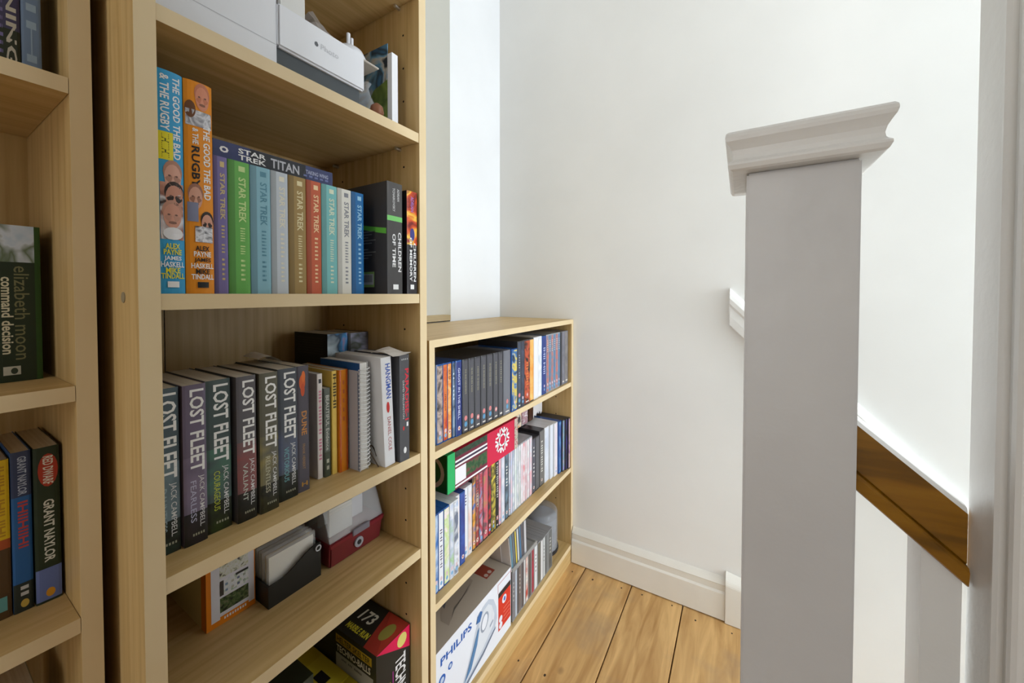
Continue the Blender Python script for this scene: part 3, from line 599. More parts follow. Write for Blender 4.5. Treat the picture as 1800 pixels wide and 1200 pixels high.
text('FREE', C8(190, 110, 40), yb, (-.025, .04, Hy+.0004), EX, EY, .04, .012)
gb = empty('green_carton', (-.045, .225, Z5), 'dark green carton partly hidden behind the lowest visible shelf edge', 'box')
MB().box((-.2, 0, 0), (0, .120, .20)).build('carton', art([(30, 38, 26), (64, 74, 68), (38, 52, 34), (92, 98, 100)], 3), gb)
MB().box((-.2, .0, .2), (0, .120, .2006)).build('lid_flap', C8(34, 42, 30), gb)

# ------------------------------------------------------------------ tall bookcase, upper shelf (z=1.30): printer and clutter
Z1 = 1.3002
WP = mat('white_plastic', rgb(226, 228, 234), .35, .5)
pr = empty('printer', (-.028, .1600, Z1), 'white desktop printer with a dark grey slot on the upper shelf', 'printer')
MB().box((-.235, .0, 0), (0, .1330, .1175)).build('body', WP, pr, .003)
MB().box((-.235, .1335, .0405), (0, .2775, .1020)).build('front_panel', WP, pr, .003)
MB().box((-.22, .1335, .0), (-.006, .270, .0402)).build('paper_slot', mat('slot_grey', rgb(70, 76, 80), .5), pr)
flat('seam', [(.0004, .0, .0395), (.0004, .1325, .0395), (.0004, .1325, .0400), (.0004, .0, .0400)], [(0, 1, 2, 3)], C8(176, 178, 184), pr)
text('Photo', C8(196, 198, 204), pr, (.0004, .212, .0735), EY, EZ, .030, .0085, False)
ad_ = [(.0004, .190+.0030*math.cos(q*math.pi/6)*(1 if q != 1 else .7), .0735+.0036*math.sin(q*math.pi/6)) for q in range(12)]
flat('logo', ad_, [tuple(range(12))], C8(90, 92, 98), pr)
tag(MB().box((-.11, .299, Z1+.1027), (-.034, .337, Z1+.135)).build('white_carton', C8(222, 222, 220), None, .0015), 'small white carton on top of the printer', 'box')
# crumpled bag: a jagged draped sheet
cr_ = MB(); rr = random.Random(5); nx, ny = 9, 7
def hgt(i, j): 
    base = math.sin(math.pi*i/(nx-1))*math.sin(math.pi*j/(ny-1)); return .004+base*(.028+.022*rr.random())
gv = [(-.125+.085*i/(nx-1)+.004*rr.random(), .340+.062*j/(ny-1)+.004*rr.random(), Z1+.1025+(hgt(i, j) if 0 < i < nx-1 and 0 < j < ny-1 else .0005)) for i in range(nx) for j in range(ny)]
cr_.add(gv, [(i*ny+j, i*ny+j+1, (i+1)*ny+j+1, (i+1)*ny+j) for i in range(nx-1) for j in range(ny-1)])
bpo = cr_.build('crumpled_bag', mat('grey_plastic_film', rgb(150, 144, 140), .3, .6), None)
so = bpo.modifiers.new('thick', 'SOLIDIFY'); so.thickness = .0005; so.offset = -1
tag(bpo, 'crumpled grey plastic bag on top of the printer', 'bag')
# flat card tray on the printer, overhanging right
tag(MB().box((-.20, .300, Z1+.1022), (-.033, .300, Z1+.1022)).build('tmp', WP), '', '') if False else None
fb = MB().box((-.16, .385, Z1+.1376), (-.035, .474, Z1+.1392)); 
fb = MB().add([(-.17, .408, Z1+.1022), (-.040, .408, Z1+.1022), (-.040, .478, Z1+.1022), (-.17, .478, Z1+.1022), (-.17, .408, Z1+.1052), (-.040, .408, Z1+.1052), (-.040, .478, Z1+.1052), (-.17, .478, Z1+.1052)],
               [(0, 3, 2, 1), (4, 5, 6, 7), (0, 1, 5, 4), (1, 2, 6, 5), (2, 3, 7, 6), (3, 0, 4, 7)])

tag(fb.build('flat_sheet', C8(206, 198, 188, .6), None, .001), 'pale flat card sheet overhanging the right end of the printer', 'card')
dm = empty('white_plug_cap', (-.070, .436, Z1+.1053), 'white domed cap with a short stem on top of the printer', 'cap')
MB().lathe([(0, 0), (.028, 0), (.029, .006), (.024, .016), (.014, .023), (.006, .026), (0, .0265)], seg=24).build('dome', WP, dm, smooth=True)
MB().tube([(0, 0, .025), (0, 0, .048)], .0035, 10).build('stem', WP, dm); MB().tube([(.004, .004, .024), (.004, .004, .040)], .0028, 10).build('stem', WP, dm)
# picture book with white spine, leaning upright by the right panel
pbk = empty('picture_book', (-.030, .4985, Z1), 'white-spined picture book with a blue and green cover beside the printer', 'book')
MB().box((-.13, .0, .0), (-.012, .0012, .162)).build('front_cover', art([(70, 130, 176), (40, 60, 72), (104, 160, 196), (196, 190, 176), (30, 46, 60)], 3.2), pbk)
flat('cover_art', [(-.13, -.0003, .0), (-.012, -.0003, .0), (-.012, -.0003, .095), (-.05, -.0003, .085), (-.08, -.0003, .05), (-.13, -.0003, .03)], [tuple(range(6))], art([(96, 124, 50), (124, 146, 66), (80, 100, 40)], 4), pbk)
MB().box((-.13, .0013, .001), (-.001, .0125, .141)).build('page_block', PAGEW, pbk); MB().box((-.0128, .0, .0), (.0, .0140, .142)).build('spine', C8(232, 234, 238), pbk); MB().box((-.13, .0128, .0), (-.0128, .0140, .142)).build('back_cover', C8(226, 228, 232), pbk)
# clear bag with small things, between printer and book
cbg = MB(); rr = random.Random(9)
cbg.lathe([(0, 0), (.018, 0), (.023, .012), (.021, .035), (.014, .055), (.008, .072), (.012, .080)], (0, 0, 0), 14)
cbg.v = [(x*1.3+.003*rr.random(), y*.75+.002*rr.random(), z+(.002*rr.random() if z > .002 else 0)) for x, y, z in cbg.v]
ob = cbg.build('clear_bag', CLEAR, None, smooth=True); ob.location = (-.075, .470, Z1+.0003); tag(ob, 'clear crinkled plastic bag between the printer and the picture book', 'bag')
ob = MB().lathe([(0, 0), (.009, .0), (.012, .008), (.010, .018), (.004, .023), (0, .0235)], seg=14).build('brown_trinket', C8(130, 84, 58), None, smooth=True); ob.location = (-.016, .452, Z1+.0003); tag(ob, 'small brown rounded trinket at the printer\'s right foot', 'trinket')

# ------------------------------------------------------------------ left bookcase books
G6 = 'books in the left bookcase'
volume('paperback_book', 'blue-grey paperback on the top visible shelf of the left bookcase', 'book', -.122, .0815, .0950, 1.2222, .178, .11, C8(112, 132, 160), 'paper', [('T', 'IHIIH', .5, .05, .9, .5, C8(150, 170, 190), False)], G6)
volume('paperback_book', 'dark paperback with cream capitals on the top visible left shelf', 'book', -.122, .0640, .0808, 1.2222, .178, .11, C8(70, 66, 96), 'paper', [('B', 0, 1, .75, 1, C8(44, 50, 36)), ('T', 'WARNING', .66, .10, .96, .4, C8(196, 190, 176)), ('T', 'iliilil iliilii', .25, .2, .9, .2, C8(120, 110, 160), False)], G6)
volume('paperback_book', 'grey paperback beyond the cream-lettered one in the left bookcase', 'book', -.122, .0480, .0632, 1.2222, .178, .11, C8(90, 92, 100), 'paper', [], G6)
volume('thick_paperback', 'thick dark green paperback with a pale picture above, on the middle left shelf', 'book', -.172, .0655, .0975, .8936, .1765, .108, C8(34, 46, 26), 'paper', [
    ('B', 0, .86, .0, .235, art([(176, 196, 214), (206, 214, 226), (96, 110, 80), (190, 200, 214)], 4), 'cover_art'), ('B', .86, 1, 0, 1, C8(44, 76, 30)), ('T', 'elizabeth moon', .56, .26, .86, .34, C8(120, 116, 80), False), ('T', 'command decision', .24, .33, .82, .26, C8(214, 206, 176)), ('B', .12, .5, .90, .955, C8(190, 190, 176), 'publisher_mark'), ('D', .36, .93, .0025, .0035, C8(50, 60, 44), 'publisher_mark')], G6)
volume('paperback_book', 'black paperback left of the thick green one on the middle left shelf', 'book', -.172, .0450, .0648, .8936, .1765, .108, C8(40, 40, 40), 'paper', [], G6)
volume('paperback_book', 'dark green paperback with a red burst, rightmost on the lower left shelf', 'book', -.149, .0855, .1046, .6391, .1790, .11, C8(40, 52, 34), 'paper', [
    ('D', .55, .15, .0075, .019, C8(176, 60, 40), 'burst'), ('T', 'RED DWARF', .55, .06, .24, .4, C8(226, 220, 206)), ('T', 'GRANT NAYLOR', .55, .34, .74, .42, C8(216, 216, 206)), ('B', 0, 1, .78, .985, C8(104, 120, 176)), ('D', .55, .94, .0035, .005, C8(214, 150, 40), 'publisher_mark')], G6)
volume('paperback_book', 'blue paperback with red lettering on the lower left shelf', 'book', -.152, .0702, .0842, .6391, .1790, .11, C8(44, 96, 156), 'paper', [
    ('B', 0, 1, 0, .28, C8(56, 66, 96)), ('T', 'GRANT NAYLOR', .55, .03, .27, .45, C8(170, 180, 200)), ('T', 'IHIIHIIHI', .55, .31, .6, .5, C8(186, 70, 70)), ('B', 0, 1, .82, 1, C8(40, 48, 44)), ('D', .55, .95, .003, .0045, C8(200, 170, 80), 'publisher_mark'), ('T', 'II', .55, .84, .9, .4, C8(190, 190, 190))], G6)
volume('paperback_book', 'yellow-topped brown paperback at the left picture edge, lower left shelf', 'book', -.153, .0540, .0692, .6391, .1740, .11, C8(84, 62, 36), 'paper', [('B', 0, 1, 0, .5, C8(222, 186, 30)), ('T', 'IHIIHI IHII IIHI', .6, .04, .48, .4, C8(186, 140, 30)), ('B', 0, 1, .5, .56, C8(170, 80, 40)), ('B', .2, .8, .86, .95, C8(100, 160, 160), 'publisher_mark')], G6)
volume('paperback_book', 'pale paperback on the bottom visible shelf of the left bookcase', 'book', -.16, .060, .085, .3502, .19, .11, C8(150, 146, 120), 'paper', [], G6)

# ------------------------------------------------------------------ low bookcase, upper shelf
ZA = .6703; GA = 'disc cases on the upper shelf of the low bookcase'
BC = mat('black_case', rgb(54, 54, 58), .35, .5); GC = mat('grey_case', rgb(112, 114, 122), .3, .5); BLC = mat('blue_case', rgb(40, 84, 150), .25, .5); WC = mat('white_case', rgb(216, 218, 222), .3, .5); CC = mat('pale_clear_case', rgb(160, 166, 172), .2, .6)
PKD = C8(214, 130, 130); BLD = C8(90, 150, 190); WHD = C8(220, 214, 206)
def marks(kind): 
    # rating roundels near the foot of the spine
    return {'pb': [('D', .5, .80, .0052, .0060, PKD, 'rating_mark'), ('D', .5, .88, .0052, .0060, BLD, 'rating_mark'), ('B', .25, .75, .945, .962, WHD, 'maker_mark')],
            'r': [('D', .5, .85, .0052, .0060, PKD, 'rating_mark'), ('D', .5, .85, .0025, .003, WHD, 'rating_mark'), ('B', .25, .75, .945, .962, WHD, 'maker_mark')],
            'w': [('D', .5, .90, .0042, .0050, WHD, 'rating_mark'), ('D', .5, .90, .002, .0025, C8(190, 60, 60), 'rating_mark')],
            'b': [('D', .5, .92, .0035, .0045, C8(120, 170, 210), 'rating_mark'), ('D', .5, .86, .0035, .0045, C8(214, 190, 196), 'rating_mark')], '-': [('B', .25, .75, .93, .955, WHD, 'maker_mark')], '': []}[kind]
def disc(i, shelf, grp, x, a, b, z, h, case, cols, desc, mk='', title=None, tcol=None, sc=6, cat='disc case', d=.135, span=(.02, .98)):
    deco = []
    if cols: deco.append(('B', .08, .92, span[0], span[1], art(cols, sc) if len(cols) > 1 else C8(*cols[0]), 'spine_insert'))
    if title: deco.append(('T', title[0], .5, title[1], title[2], title[3], C8(*tcol), False))
    sc_ = min(1, (b-a)/.0125)
    deco += [tuple(list(q[:3])+[q[3]*sc_, q[4]*sc_]+list(q[5:])) if q[0] == 'D' else q for q in marks(mk)]
    return volume('disc_case', '%s, %s from left on the low bookcase\'s %s shelf' % (desc, ordn(i), shelf), cat, x, a+.0003, b-.0003, z, h, d, case, 'dvd', deco, grp)
K = (80, 80, 86)
A_ = [ # x, y0, y1, h, case, cols, desc, mark, title, tcol
 (-.022, .5800, .6060, .172, BC, [(60, 100, 150), (40, 44, 50)], 'blue and black case', '', None, None),
 (-.022, .6060, .6264, .172, BLC, [(36, 40, 50), (190, 170, 160), (44, 44, 50)], 'dark case with a pale portrait', 'b', None, None),
 (-.022, .6264, .6413, .172, BLC, [(186, 60, 40), (232, 140, 60)], 'red-orange case', 'b', ('IlIHIIlI', .40, .6, .3), (110, 40, 20)),
 (-.022, .6413, .6548, .172, BLC, [(240, 190, 120), (226, 130, 50), (246, 214, 150)], 'fiery pale orange case', 'w', ('IlHI', .1, .22, .4), (90, 50, 20)),
 (-.020, .6548, .6645, .172, BLC, [(40, 50, 66), (150, 170, 190)], 'narrow navy case', '', ('IHIlI', .15, .5, .4), (200, 214, 226)),
 (-.018, .6649, .6868, .172, BLC, [(48, 58, 120)], 'deep blue case with white capitals', 'w', ('GHOST IN THE SHELL', .10, .78, .34), (214, 220, 240))]
bks = [.6871, .7085, .7311, .7541, .7775, .8047, .8276, .8480]
for q in range(7): A_.append((-.016+.0012*q, bks[q], bks[q+1], .172, BC, [K], 'black case with thin gold title', ['pb', 'pb', 'r', 'pb', 'pb', 'r', '-'][q], (['IHI IIHI HIIHIHIIHI', 'IHII IIHII HIII', 'HIIHI IHIIHII', 'IHI IIHIIHIIHIHI', 'IHIIHIIHIHII', 'HIIHIIHIIHI', 'IHIIHII'][q], .14, .47, .26), (150, 146, 120)))
A_ += [(-.007, .8482, .8842, .172, GC, [(112, 114, 122)], 'plain grey case', 'pb', None, None), (-.004, .8842, .9161, .172, BLC, [(30, 100, 176), (226, 200, 60), (60, 120, 180), (40, 44, 50)], 'bright blue and yellow case', 'b', None, None),
 (-.003, .9161, .9335, .190, BC, [(64, 74, 92)], 'slate case', 'pb', ('iliIil ili', .2, .55, .3), (170, 176, 190)), (-.003, .9335, .9554, .190, BC, [(70, 78, 100), (50, 54, 66)], 'blue-grey case', 'b', None, None),
 (-.005, .9554, .9936, .190, BC, [(40, 32, 32), (196, 84, 50), (44, 30, 28)], 'black and rust case', 'r', ('IIHIlII', .35, .7, .3), (214, 130, 60)), (-.008, .9936, 1.0225, .190, BC, [(226, 150, 60), (240, 190, 110)], 'tall orange case', '', None, None),
 (-.010, 1.0225, 1.0567, .190, WC, [(226, 226, 230)], 'thick white case', '', None, None), (-.012, 1.0567, 1.0845, .190, WC, [(206, 214, 222), (236, 236, 240)], 'pale silver case', '', None, None),
 (-.012, 1.0845, 1.1176, .188, BLC, [(50, 66, 130)], 'royal blue case with white letters', 'b', ('IHII HIII', .2, .65, .4), (190, 200, 226))]
ys_ = [1.1176, 1.1347, 1.1522, 1.1702, 1.1886, 1.2075, 1.2268]
for q in range(6): A_.append((-.012, ys_[q], ys_[q+1], .190, CC, [[(110, 112, 124), (190, 110, 104), (120, 124, 140)], [(104, 108, 130), (80, 130, 170), (120, 118, 130)]][q % 2], 'grey boxed-set case with small coloured marks', 'b', ('ilIiil', .1, .3, .3), (210, 206, 200)))
A_ += [(-.012, 1.2268, 1.2417, .190, BC, [(40, 42, 48)], 'black divider case', '', None, None), (-.012, 1.2417, 1.2670, .190, GC, [(126, 126, 138), (108, 108, 118)], 'grey case with gold dot', '-', None, None), (-.012, 1.2670, 1.2985, .190, GC, [(140, 136, 136), (112, 112, 116)], 'stone-grey case', '-', None, None)]
for i, q in enumerate(A_): disc(i+1, 'upper', GA, q[0], q[1], q[2], ZA, q[3], q[4], q[5], q[6], q[7], q[8], q[9])
# ------------------------------------------------------------------ low bookcase, middle shelf
ZB = .3534; GB = 'disc cases on the middle shelf of the low bookcase'
yb_ = [.5795, .5950, .6086, .6260, .6458, .6604, .6772, .6927, .7137, .7308, .7486, .7628, .7765, .7943, .8183, .8310, .8548, .8676, .8814, .9010, .9193, .9308, .9425, .9544, .9665, .9788, .9914, 1.0042, 1.0173, 1.0306, 1.0442, 1.0648, 1.0859, 1.1151, 1.1508, 1.1841, 1.2076, 1.2349, 1.2565, 1.2750, 1.2890, 1.3045]
WH = (228, 230, 236)
B_ = [(BLC, [(70, 120, 180), (120, 160, 206)], 'mid-blue case', '', None), (BLC, [(60, 116, 186), (190, 210, 232)], 'sky blue case', 'b', None), (BLC, [WH], 'white case with dark vertical capitals', 'b', ('IHI HIIHI', .24, .72, .4)), (BLC, [WH, (200, 220, 150), (240, 226, 226)], 'white case with a green splash', 'b', None), (WC, [WH, (190, 200, 220), (150, 200, 110)], 'white case with blue and lime picture', 'b', None),
 (WC, [(120, 160, 206), WH, (110, 120, 140)], 'pale blue and grey case', 'b', None), (WC, [WH, (236, 220, 216)], 'cream-white case', 'w', None), (BLC, [(52, 62, 130), (60, 90, 170)], 'indigo case', 'w', None), (WC, [WH], 'plain white case with blue roundel', 'b', ('ilIi', .1, .25, .3)), (WC, [WH, (230, 200, 190)], 'white case with brown spot', 'b', None),
 (BC, [(70, 110, 180), (226, 160, 60), (90, 70, 60)], 'blue case with orange patch', 'w', None), (BC, [(206, 190, 170), (160, 50, 50), (120, 120, 110)], 'tan and red case', 'w', ('IHIIHI', .1, .45, .4)), (BC, [(190, 170, 190), (176, 50, 60), (120, 150, 190)], 'lilac and red case', 'b', None), (BC, [(176, 130, 90), (206, 90, 110), (90, 80, 84)], 'brown and pink case', 'w', None),
 (BC, [(40, 40, 44), (196, 40, 50), (50, 50, 54)], 'black case with red block', 'b', None), (BC, [(226, 206, 80), (60, 56, 36), (226, 206, 80)], 'yellow chequered case', 'b', None), (BC, [(36, 36, 40)], 'black case with bold white word', 'r', ('HIIHIIHIHI', .05, .55, .5)), (BC, [(206, 130, 150), (226, 200, 210)], 'dusty pink case', 'b', None), (CC, [(196, 204, 222), (230, 226, 232)], 'pale lavender case', 'b', None),
 (BC, [(52, 56, 66), (110, 140, 160)], 'black case with grey-blue foot', 'w', ('IIHII', .2, .5, .4)), (BC, [(150, 160, 180), (210, 212, 220)], 'silver-blue case', 'w', None)]
thin = [[(190, 200, 226), (226, 190, 196)], [(226, 228, 232), (160, 170, 190)], [(206, 220, 214), (236, 236, 238)], [(176, 190, 200), (236, 232, 232)], [(230, 230, 236), (190, 196, 190)], [(226, 196, 206), (240, 236, 240)], [(226, 120, 130), (240, 226, 230)], [(232, 224, 226), (206, 150, 160)], [(226, 190, 200), (232, 236, 236)], [(214, 216, 224), (226, 170, 180)]]
tn_ = ['lilac', 'grey-white', 'pale green', 'ice blue', 'oyster', 'blush', 'coral pink', 'rose white', 'pink-flecked', 'silver pink']
for q in range(10): B_.append((CC, thin[q], 'slim '+tn_[q]+' case', '', None))
B_ += [(BC, [(84, 84, 96)], 'charcoal case with white foot mark', 'w', ('iIl ilIi', .15, .7, .3)), (BC, [(96, 96, 100)], 'ash-grey case', '', None), (BC, [(110, 108, 106)], 'warm grey case with pale title', 'w', ('HIIHIIHI', .2, .75, .3)), (WC, [(200, 208, 224), (222, 226, 234)], 'wide pale blue case', '', None), (WC, [(216, 222, 232)], 'wide silver case', '', None), (WC, [(236, 230, 232), (226, 214, 222)], 'rosy white case', 'b', None), (BLC, [(50, 60, 140), (90, 140, 190)], 'dark blue case with teal top', '', None),
 (BC, [(150, 130, 190), (110, 160, 170), (190, 150, 180)], 'purple and teal case', '', None), (BC, [(30, 32, 44), (60, 50, 120)], 'black and violet case', '', None), (BC, [(150, 120, 160), (200, 170, 170), (140, 100, 150)], 'mauve patterned case', '', None)]
xB = lambda i: -.021 if i < 6 else (-.03 if i < 8 else (-.036 if i < 34 else (-.034+.0048*(i-34))))
for i in range(len(yb_)-1):
    c_ = B_[i]; hh = .172 if i < 10 else (.189 if i not in (31, 32) else .176)
    if 33 <= i: hh = .187
    dark = sum(c_[1][0]) > 450
    disc(i+1, 'middle', GB, xB(i), yb_[i], yb_[i+1], ZB, hh, c_[0], c_[1], c_[2], c_[3], c_[4], (70, 60, 90) if dark else (226, 224, 216), sc=5)
# Christmas box resting on the cases
xb = empty('festive_box', (-.028, .6485, ZB+.1893), 'long red and green festive gift box lying on the middle shelf cases', 'box')
Hx = .090; Lx = .312
Hx = .088
MB().box((-.11, 0, 0), (0, .0258, Hx)).build('green_sleeve', C8(40, 176, 100), xb)
MB().box((-.11, .0258, 0), (-.0003, Lx, Hx)).build('carton', C8(206, 30, 70), xb)
flat('end_print', [(-.11, -.0004, 0), (0-.002, -.0004, 0), (-.002, -.0004, Hx), (-.11, -.0004, Hx)], [(0, 1, 2, 3)], C8(26, 84, 30), xb)
rg = [(-.055+(.036+.010*(k % 2))*math.cos(q*math.pi/10), -.0007, .044+(.030+.010*(k % 2))*math.sin(q*math.pi/10)) for q in range(21) for k in range(2)]
flat('end_print', rg, [(2*q, 2*q+1, 2*q+3, 2*q+2) for q in range(20)], C8(190, 168, 150), xb)
def xp(nm, y0, y1, z0, z1, m_, x=.0003): flat(nm, [(x, y0, z0), (x, y1, z0), (x, y1, z1), (x, y0, z1)], [(0, 1, 2, 3)], m_, xb)
xp('wrapping_print', .0265, .155, .0, Hx, C8(112, 34, 56))
xp('wrapping_print', .0265, .155, .016, .046, art([(30, 64, 40), (46, 96, 56), (120, 60, 60)], 16), .0004); xp('wrapping_print', .0265, .155, .074, Hx, art([(30, 50, 40), (50, 80, 60)], 16), .0004)
for z_ in (.004, .052, .062): xp('stripe', .0265, .155, z_, z_+.0045, W_, .0006)
xp('stripe', .0265, .155, .0575, .0610, C8(40, 44, 70), .0006)
xp('gift_label', .026, .066, .012, .048, C8(236, 234, 238), .0008)
xp('wrapping_print', .293, Lx, .0, Hx, art([(120, 150, 110), (206, 190, 180), (150, 40, 50)], 18), .0004)
sn = MB()
for q in range(6):
    a = q*math.pi/3+.25; cy, cz = .228, .050; c1, s1 = math.cos(a), math.sin(a)
    def sp_(r, t): return (.0006, cy+1.05*(r*c1-t*s1), cz+(r*s1+t*c1))
    n0 = len(sn.v)
    sn.add([sp_(.016, -.0035), sp_(.034, -.0035), sp_(.034, .0035), sp_(.016, .0035)], [(0, 1, 2, 3)])
    sn.add([sp_(.024, .0035), sp_(.033, .013), sp_(.029, .016), sp_(.020, .0055)], [(0, 1, 2, 3)]); sn.add([sp_(.024, -.0035), sp_(.033, -.013), sp_(.029, -.016), sp_(.020, -.0055)], [(0, 3, 2, 1)])
    a2 = a+math.pi/3
    sn.add([(.0006, cy+1.05*.020*math.cos(a), cz+.020*math.sin(a)), (.0006, cy+1.05*.014*math.cos(a), cz+.014*math.sin(a)), (.0006, cy+1.05*.014*math.cos(a2), cz+.014*math.sin(a2)), (.0006, cy+1.05*.020*math.cos(a2), cz+.020*math.sin(a2))], [(0, 3, 2, 1)])
flat('snowflake', sn.v, sn.f, W_, xb)
# oddments lying at the back of the same shelf
for (a, b, hh, cols, nm, lab, cat) in ((1.085, 1.120, .085, [(226, 140, 60), (236, 220, 200), (60, 56, 60)], 'small_packet', 'orange and white packet behind the festive box end', 'packet'), (1.122, 1.165, .088, [(226, 226, 230), (170, 120, 130), (236, 234, 236)], 'small_packet', 'white flecked packet on the grey cases', 'packet'), (1.170, 1.205, .09, [(90, 50, 30), (50, 36, 28)], 'small_packet', 'dark brown packet between two white ones', 'packet')):
    k = empty(nm, (-.105, a, ZB+.1894), lab, cat)
    MB().box((-.05, 0, 0), (0, b-a-.001, hh)).build('packet_body', art(cols, 7), k, .002); MB().box((-.05, .002, hh), (-.004, b-a-.003, hh+.003)).build('folded_top', C8(*cols[0]), k)
pk = MB(); zz = [0, .012, .004, .018, .008, .016, .002, .010]
poly = [(1.210+.010*i, ZB+.1895+zz[i]) for i in range(8)]+[(1.280, ZB+.280), (1.210, ZB+.280)]
poly = [(y, max(z, ZB+.1895)) for y, z in poly]
tag(pk.prism(poly, lambda p: (-.125, p[0], p[1]), lambda p: (-.108, p[0], p[1])).build('torn_envelope', C8(222, 218, 218, .7)), 'torn white envelope standing on the right-hand middle shelf cases', 'envelope')

# ------------------------------------------------------------------ low bookcase, bottom shelf
ZD = .0675
ib = empty('iron_box', (-.012, .5880, ZD), 'white iron carton with blue brand lettering on the bottom shelf', 'box')
Hi = .1655; Li = .3070
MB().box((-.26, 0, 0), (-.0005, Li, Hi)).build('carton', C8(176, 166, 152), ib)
MB().box((-.0005, 0, 0), (0, Li, Hi)).build('front_print', C8(226, 230, 238), ib)
def ip(nm, pts, m_, x=.0003): return flat(nm, [(x, y-.5880, z-ZD) for y, z in pts], [tuple(range(len(pts)))], m_, ib)
PB = C8(34, 92, 176)
text('PHILIPS', PB, ib, (.0004, (.6050+.7150)/2-.588, .2040-ZD), EY, EZ, .110, .0175)
for (y, z, r) in ((.610, .163, .011), (.637, .172, .0075)):
    q_ = [(y+r*math.cos(t*math.pi/8), z+r*math.sin(t*math.pi/8)) for t in range(16)]; ip('emblem', q_, PB); ip('emblem', [(y+r*.55*math.cos(t*math.pi/8), z+r*.55*math.sin(t*math.pi/8)) for t in range(16)], C8(190, 206, 226), .0005)
# iron illustration: soleplate, body, handle ring
ip('iron_picture', [(.668, .076), (.700, .079), (.760, .096), (.812, .120), (.824, .140), (.822, .172), (.808, .202), (.786, .217), (.760, .214), (.740, .196), (.722, .160), (.700, .118), (.680, .090)], C8(190, 200, 214))
ip('iron_picture', [(.676, .082), (.702, .090), (.760, .110), (.806, .136), (.812, .160), (.800, .192), (.784, .206), (.764, .203), (.748, .188), (.732, .152), (.708, .112)], C8(216, 222, 230), .0005)
ip('iron_picture', [(.768+.017*math.cos(t*math.pi/8)+.004*math.sin(t*math.pi/8), .172+.022*math.sin(t*math.pi/8)) for t in range(16)], C8(150, 160, 176), .0007)
ip('iron_picture', [(.768+.012*math.cos(t*math.pi/8)+.003*math.sin(t*math.pi/8), .172+.017*math.sin(t*math.pi/8)) for t in range(16)], C8(228, 232, 240), .0009)
ip('iron_picture', [(.684, .086), (.712, .100), (.736, .140), (.746, .176), (.738, .172), (.718, .138), (.698, .106)], C8(84, 128, 172), .0011)
ip('iron_picture', [(.732, .192), (.748, .188), (.758, .206), (.750, .212), (.738, .206)], C8(60, 110, 170), .0011)
ip('iron_picture', [(.668, .074), (.700, .077), (.762, .094), (.816, .119), (.818, .124), (.760, .100), (.700, .083), (.668, .078)], C8(112, 126, 150), .0012)
ip('iron_picture', [(.790, .140), (.806, .147), (.806, .152), (.790, .146)], C8(150, 160, 180), .0011)
ip('red_label', [(.831, .097), (.893, .097), (.893, .198), (.831, .198)], C8(206, 52, 36)); ip('red_label', [(.831, .186), (.893, .186), (.893, .199), (.831, .199)], C8(44, 40, 44), .0005)
ip('label_outline', [(.829, .2), (.894, .2), (.894, .224), (.829, .224)], C8(196, 120, 120), .0003); ip('label_outline', [(.8305, .2005), (.8925, .2005), (.8925, .2225), (.8305, .2225)], C8(226, 230, 238), .0005)
for (y, z, r) in ((.860, .168, .011), (.842, .125, .0085), (.842, .108, .0085)): ip('roundel', [(y+r*math.cos(t*math.pi/8), z+r*math.sin(t*math.pi/8)) for t in range(16)], C8(226, 226, 236), .0007)
ip('roundel', [(.861+.005*math.cos(t*math.pi/8), .168+.006*math.sin(t*math.pi/8)) for t in range(16)], C8(70, 100, 180), .0009)
for q in range(4): ip('label_line', [(.856, .143-.011*q), (.888, .143-.011*q), (.888, .1445-.011*q), (.856, .1445-.011*q)], C8(236, 150, 130), .0007)
def it(nm, pts, m_, dz=.0003): return flat(nm, [(x+.012, y-.588, Hi+dz) for x, y in pts], [tuple(range(len(pts)))], m_, ib)
it('top_label', [(-.085, .822), (-.043, .822), (-.043, .862), (-.085, .862)], C8(140, 60, 44))
for y in (.832, .848): it('top_roundel', [(-.052+.006*math.cos(t*math.pi/6), y+.006*math.sin(t*math.pi/6)) for t in range(12)], C8(190, 170, 160), .0005)
it('top_picture', [(-.035, .660), (-.055, .70), (-.060, .76), (-.072, .80), (-.085, .80), (-.10, .76), (-.095, .70), (-.06, .66)], C8(158, 148, 136)); it('top_picture', [(-.075, .690), (-.10, .70), (-.105, .73), (-.09, .715)], C8(88, 90, 98), .0005)
it('top_picture', [(-.040, .672), (-.058, .705), (-.063, .76), (-.072, .79), (-.066, .762), (-.052, .70)], C8(104, 98, 92), .0006)
# CDs: lower tier
GD = 'compact discs on the bottom shelf'
CASE = mat('jewel_case', rgb(150, 152, 156), .15, .6)
lo_ = [.9037, .9188, .9311, .9405, .9532, .9695, .9795, .9965, 1.0175, 1.0355, 1.0578, 1.0807, 1.0965, 1.1126, 1.1249, 1.1375, 1.1676]
lc = [[(120, 118, 124)], [(176, 186, 200)], [(66, 60, 60)], [(110, 96, 90)], [(84, 78, 80)], [(206, 206, 206)], [(190, 80, 66), (226, 222, 214)], [(90, 84, 80)], [(176, 50, 76), (120, 60, 60)], [(212, 214, 216)], [(96, 92, 80)], [(222, 222, 222)], [(196, 200, 200)], [(90, 94, 94)], [(120, 124, 124)], [(100, 104, 104), (80, 84, 84)]]
ln = ['smoky grey', 'pale blue', 'black', 'brown-grey', 'dark grey', 'white', 'red and cream', 'taupe', 'crimson', 'bright white', 'olive grey', 'broad white', 'ivory', 'graphite', 'slate', 'thick clear-edged']
k_ = 0
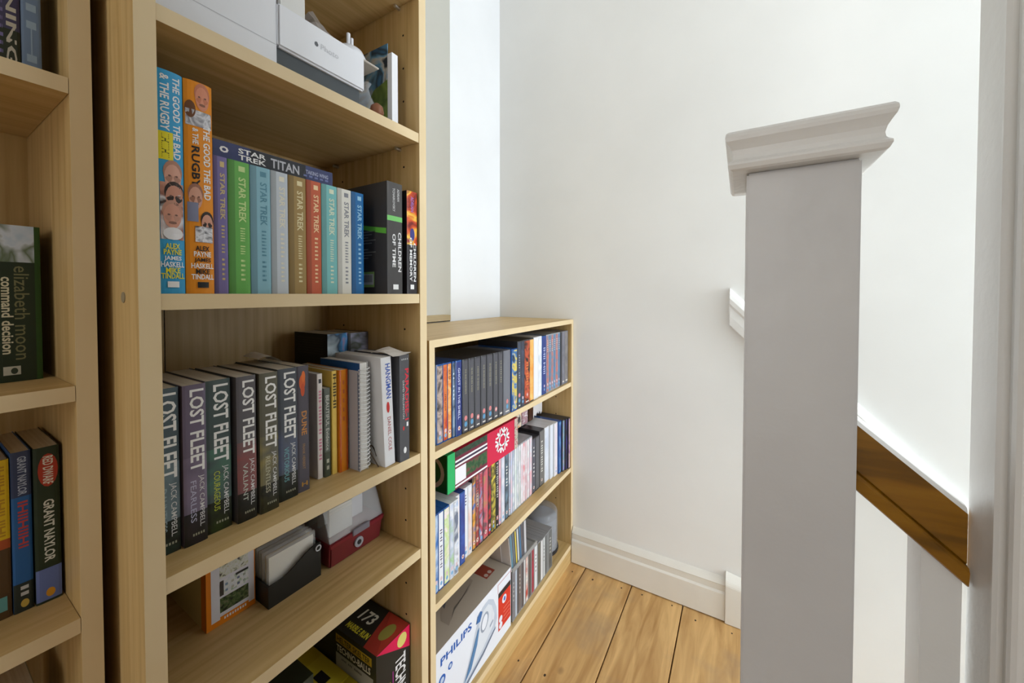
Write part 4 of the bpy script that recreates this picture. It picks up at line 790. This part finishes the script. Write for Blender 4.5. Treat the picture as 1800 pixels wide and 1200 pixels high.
for i in range(16):
    a, b = lo_[i], lo_[i+1]; hh = .1395 if i < 10 else (.137 if i < 11 else .1335)
    volume('compact_disc', '%s compact disc case, %s from the iron carton in the lower row' % (ln[i], ordn(i+1)), 'compact disc', -.0125, a+.0004, b-.0004, ZD, hh, .125, CASE, 'cd', [('B', .12, .88, .02, .97, art(lc[i], 5) if len(lc[i]) > 1 else C8(*lc[i][0]), 'spine_insert')]+([('T', 'iliIi', .5, .2, .6, .3, C8(190, 190, 186) if sum(lc[i][0]) < 450 else C8(120, 110, 110), False)] if i % 3 == 0 else []), GD)
# clear tray with the upper tier
ty = empty('clear_rack', (-.012, .9045, ZD+.1400), 'clear plastic rack lying on the lower row of compact discs', 'rack')
CR = mat('rack_plastic', rgb(190, 190, 188), .15, .6, alpha=.55)
MB().box((-.125, 0, 0), (0, .150, .004)).build('base', CR, ty); MB().box((-.003, 0, .004), (.0, .150, .0105)).build('front_lip', CR, ty); MB().box((-.125, .147, .004), (-.003, .150, .0105)).build('side_lip', CR, ty)
up = [.9075, .9225, .9335, .9440, .9560, .9690, .9820, .9990]
uc = [(88, 130, 150), (96, 112, 122), (222, 200, 60), (206, 214, 216), (60, 110, 150), (86, 78, 84), (196, 196, 200)]
un = ['teal', 'grey-blue', 'yellow', 'silver', 'blue', 'plum', 'white']
for i in range(7):
    volume('compact_disc', un[i]+' compact disc case leaning in the clear rack', 'compact disc', -.018, up[i]+.0012, up[i+1]-.0018, ZD+.1441, .104, .115, CASE, 'cd', [('B', .15, .85, .02, .97, C8(*uc[i]), 'spine_insert')], GD, tilt=[7, 7, 6, 5.5, 5, 4.5, 3][i])
cdw = empty('white_card', (-.014, .9046, ZD+.1443), 'white folded card leaning left of the teal compact disc', 'card')
m_ = MB().box((-.16, -.0012, 0), (0, .0, .108)); m_.v = [tuple(Matrix.Rotation(R(10), 3, 'X') @ Vector(v)) for v in m_.v]; m_.build('card_leaf', C8(226, 222, 222, .6), cdw)
m_ = MB().box((-.16, -.0032, .02), (-.03, -.0018, .10)); m_.v = [tuple(Matrix.Rotation(R(10), 3, 'X') @ Vector(v)) for v in m_.v]; m_.build('card_leaf', C8(214, 206, 204, .6), cdw)
# spindle of blank discs
sd = empty('disc_spindle', (-.093, 1.236, ZD), 'clear plastic cake-box spindle of discs at the right end of the bottom shelf', 'spindle')
MB().lathe([(0, 0), (.066, 0), (.067, .004), (.066, .011), (0, .011)], seg=36).build('base', mat('spindle_black', rgb(44, 44, 48), .4), sd)
MB().lathe([(0, .0115), (.0595, .0115), (.0600, .012), (.0600, .118), (.0595, .1185), (0, .1185)], seg=36).build('discs', noisemat('disc_stack', [rgb(70, 76, 84), rgb(110, 116, 126)], (1, 1, 200), 2, 2, .25), sd)
MB().lathe([(.0640, .0115), (.0635, .135), (.0610, .142), (.052, .1445), (.018, .1450), (.014, .150), (0, .1505), (0, .1490), (.0125, .1485), (.016, .1435), (.0515, .1430), (.060, .1405), (.0620, .1345), (.0625, .0115)], seg=36).build('cover', mat('cloudy_clear', (.7, .73, .78), .15, alpha=.2, spec=.6), sd, smooth=True)
bpy.context.view_layer.update()
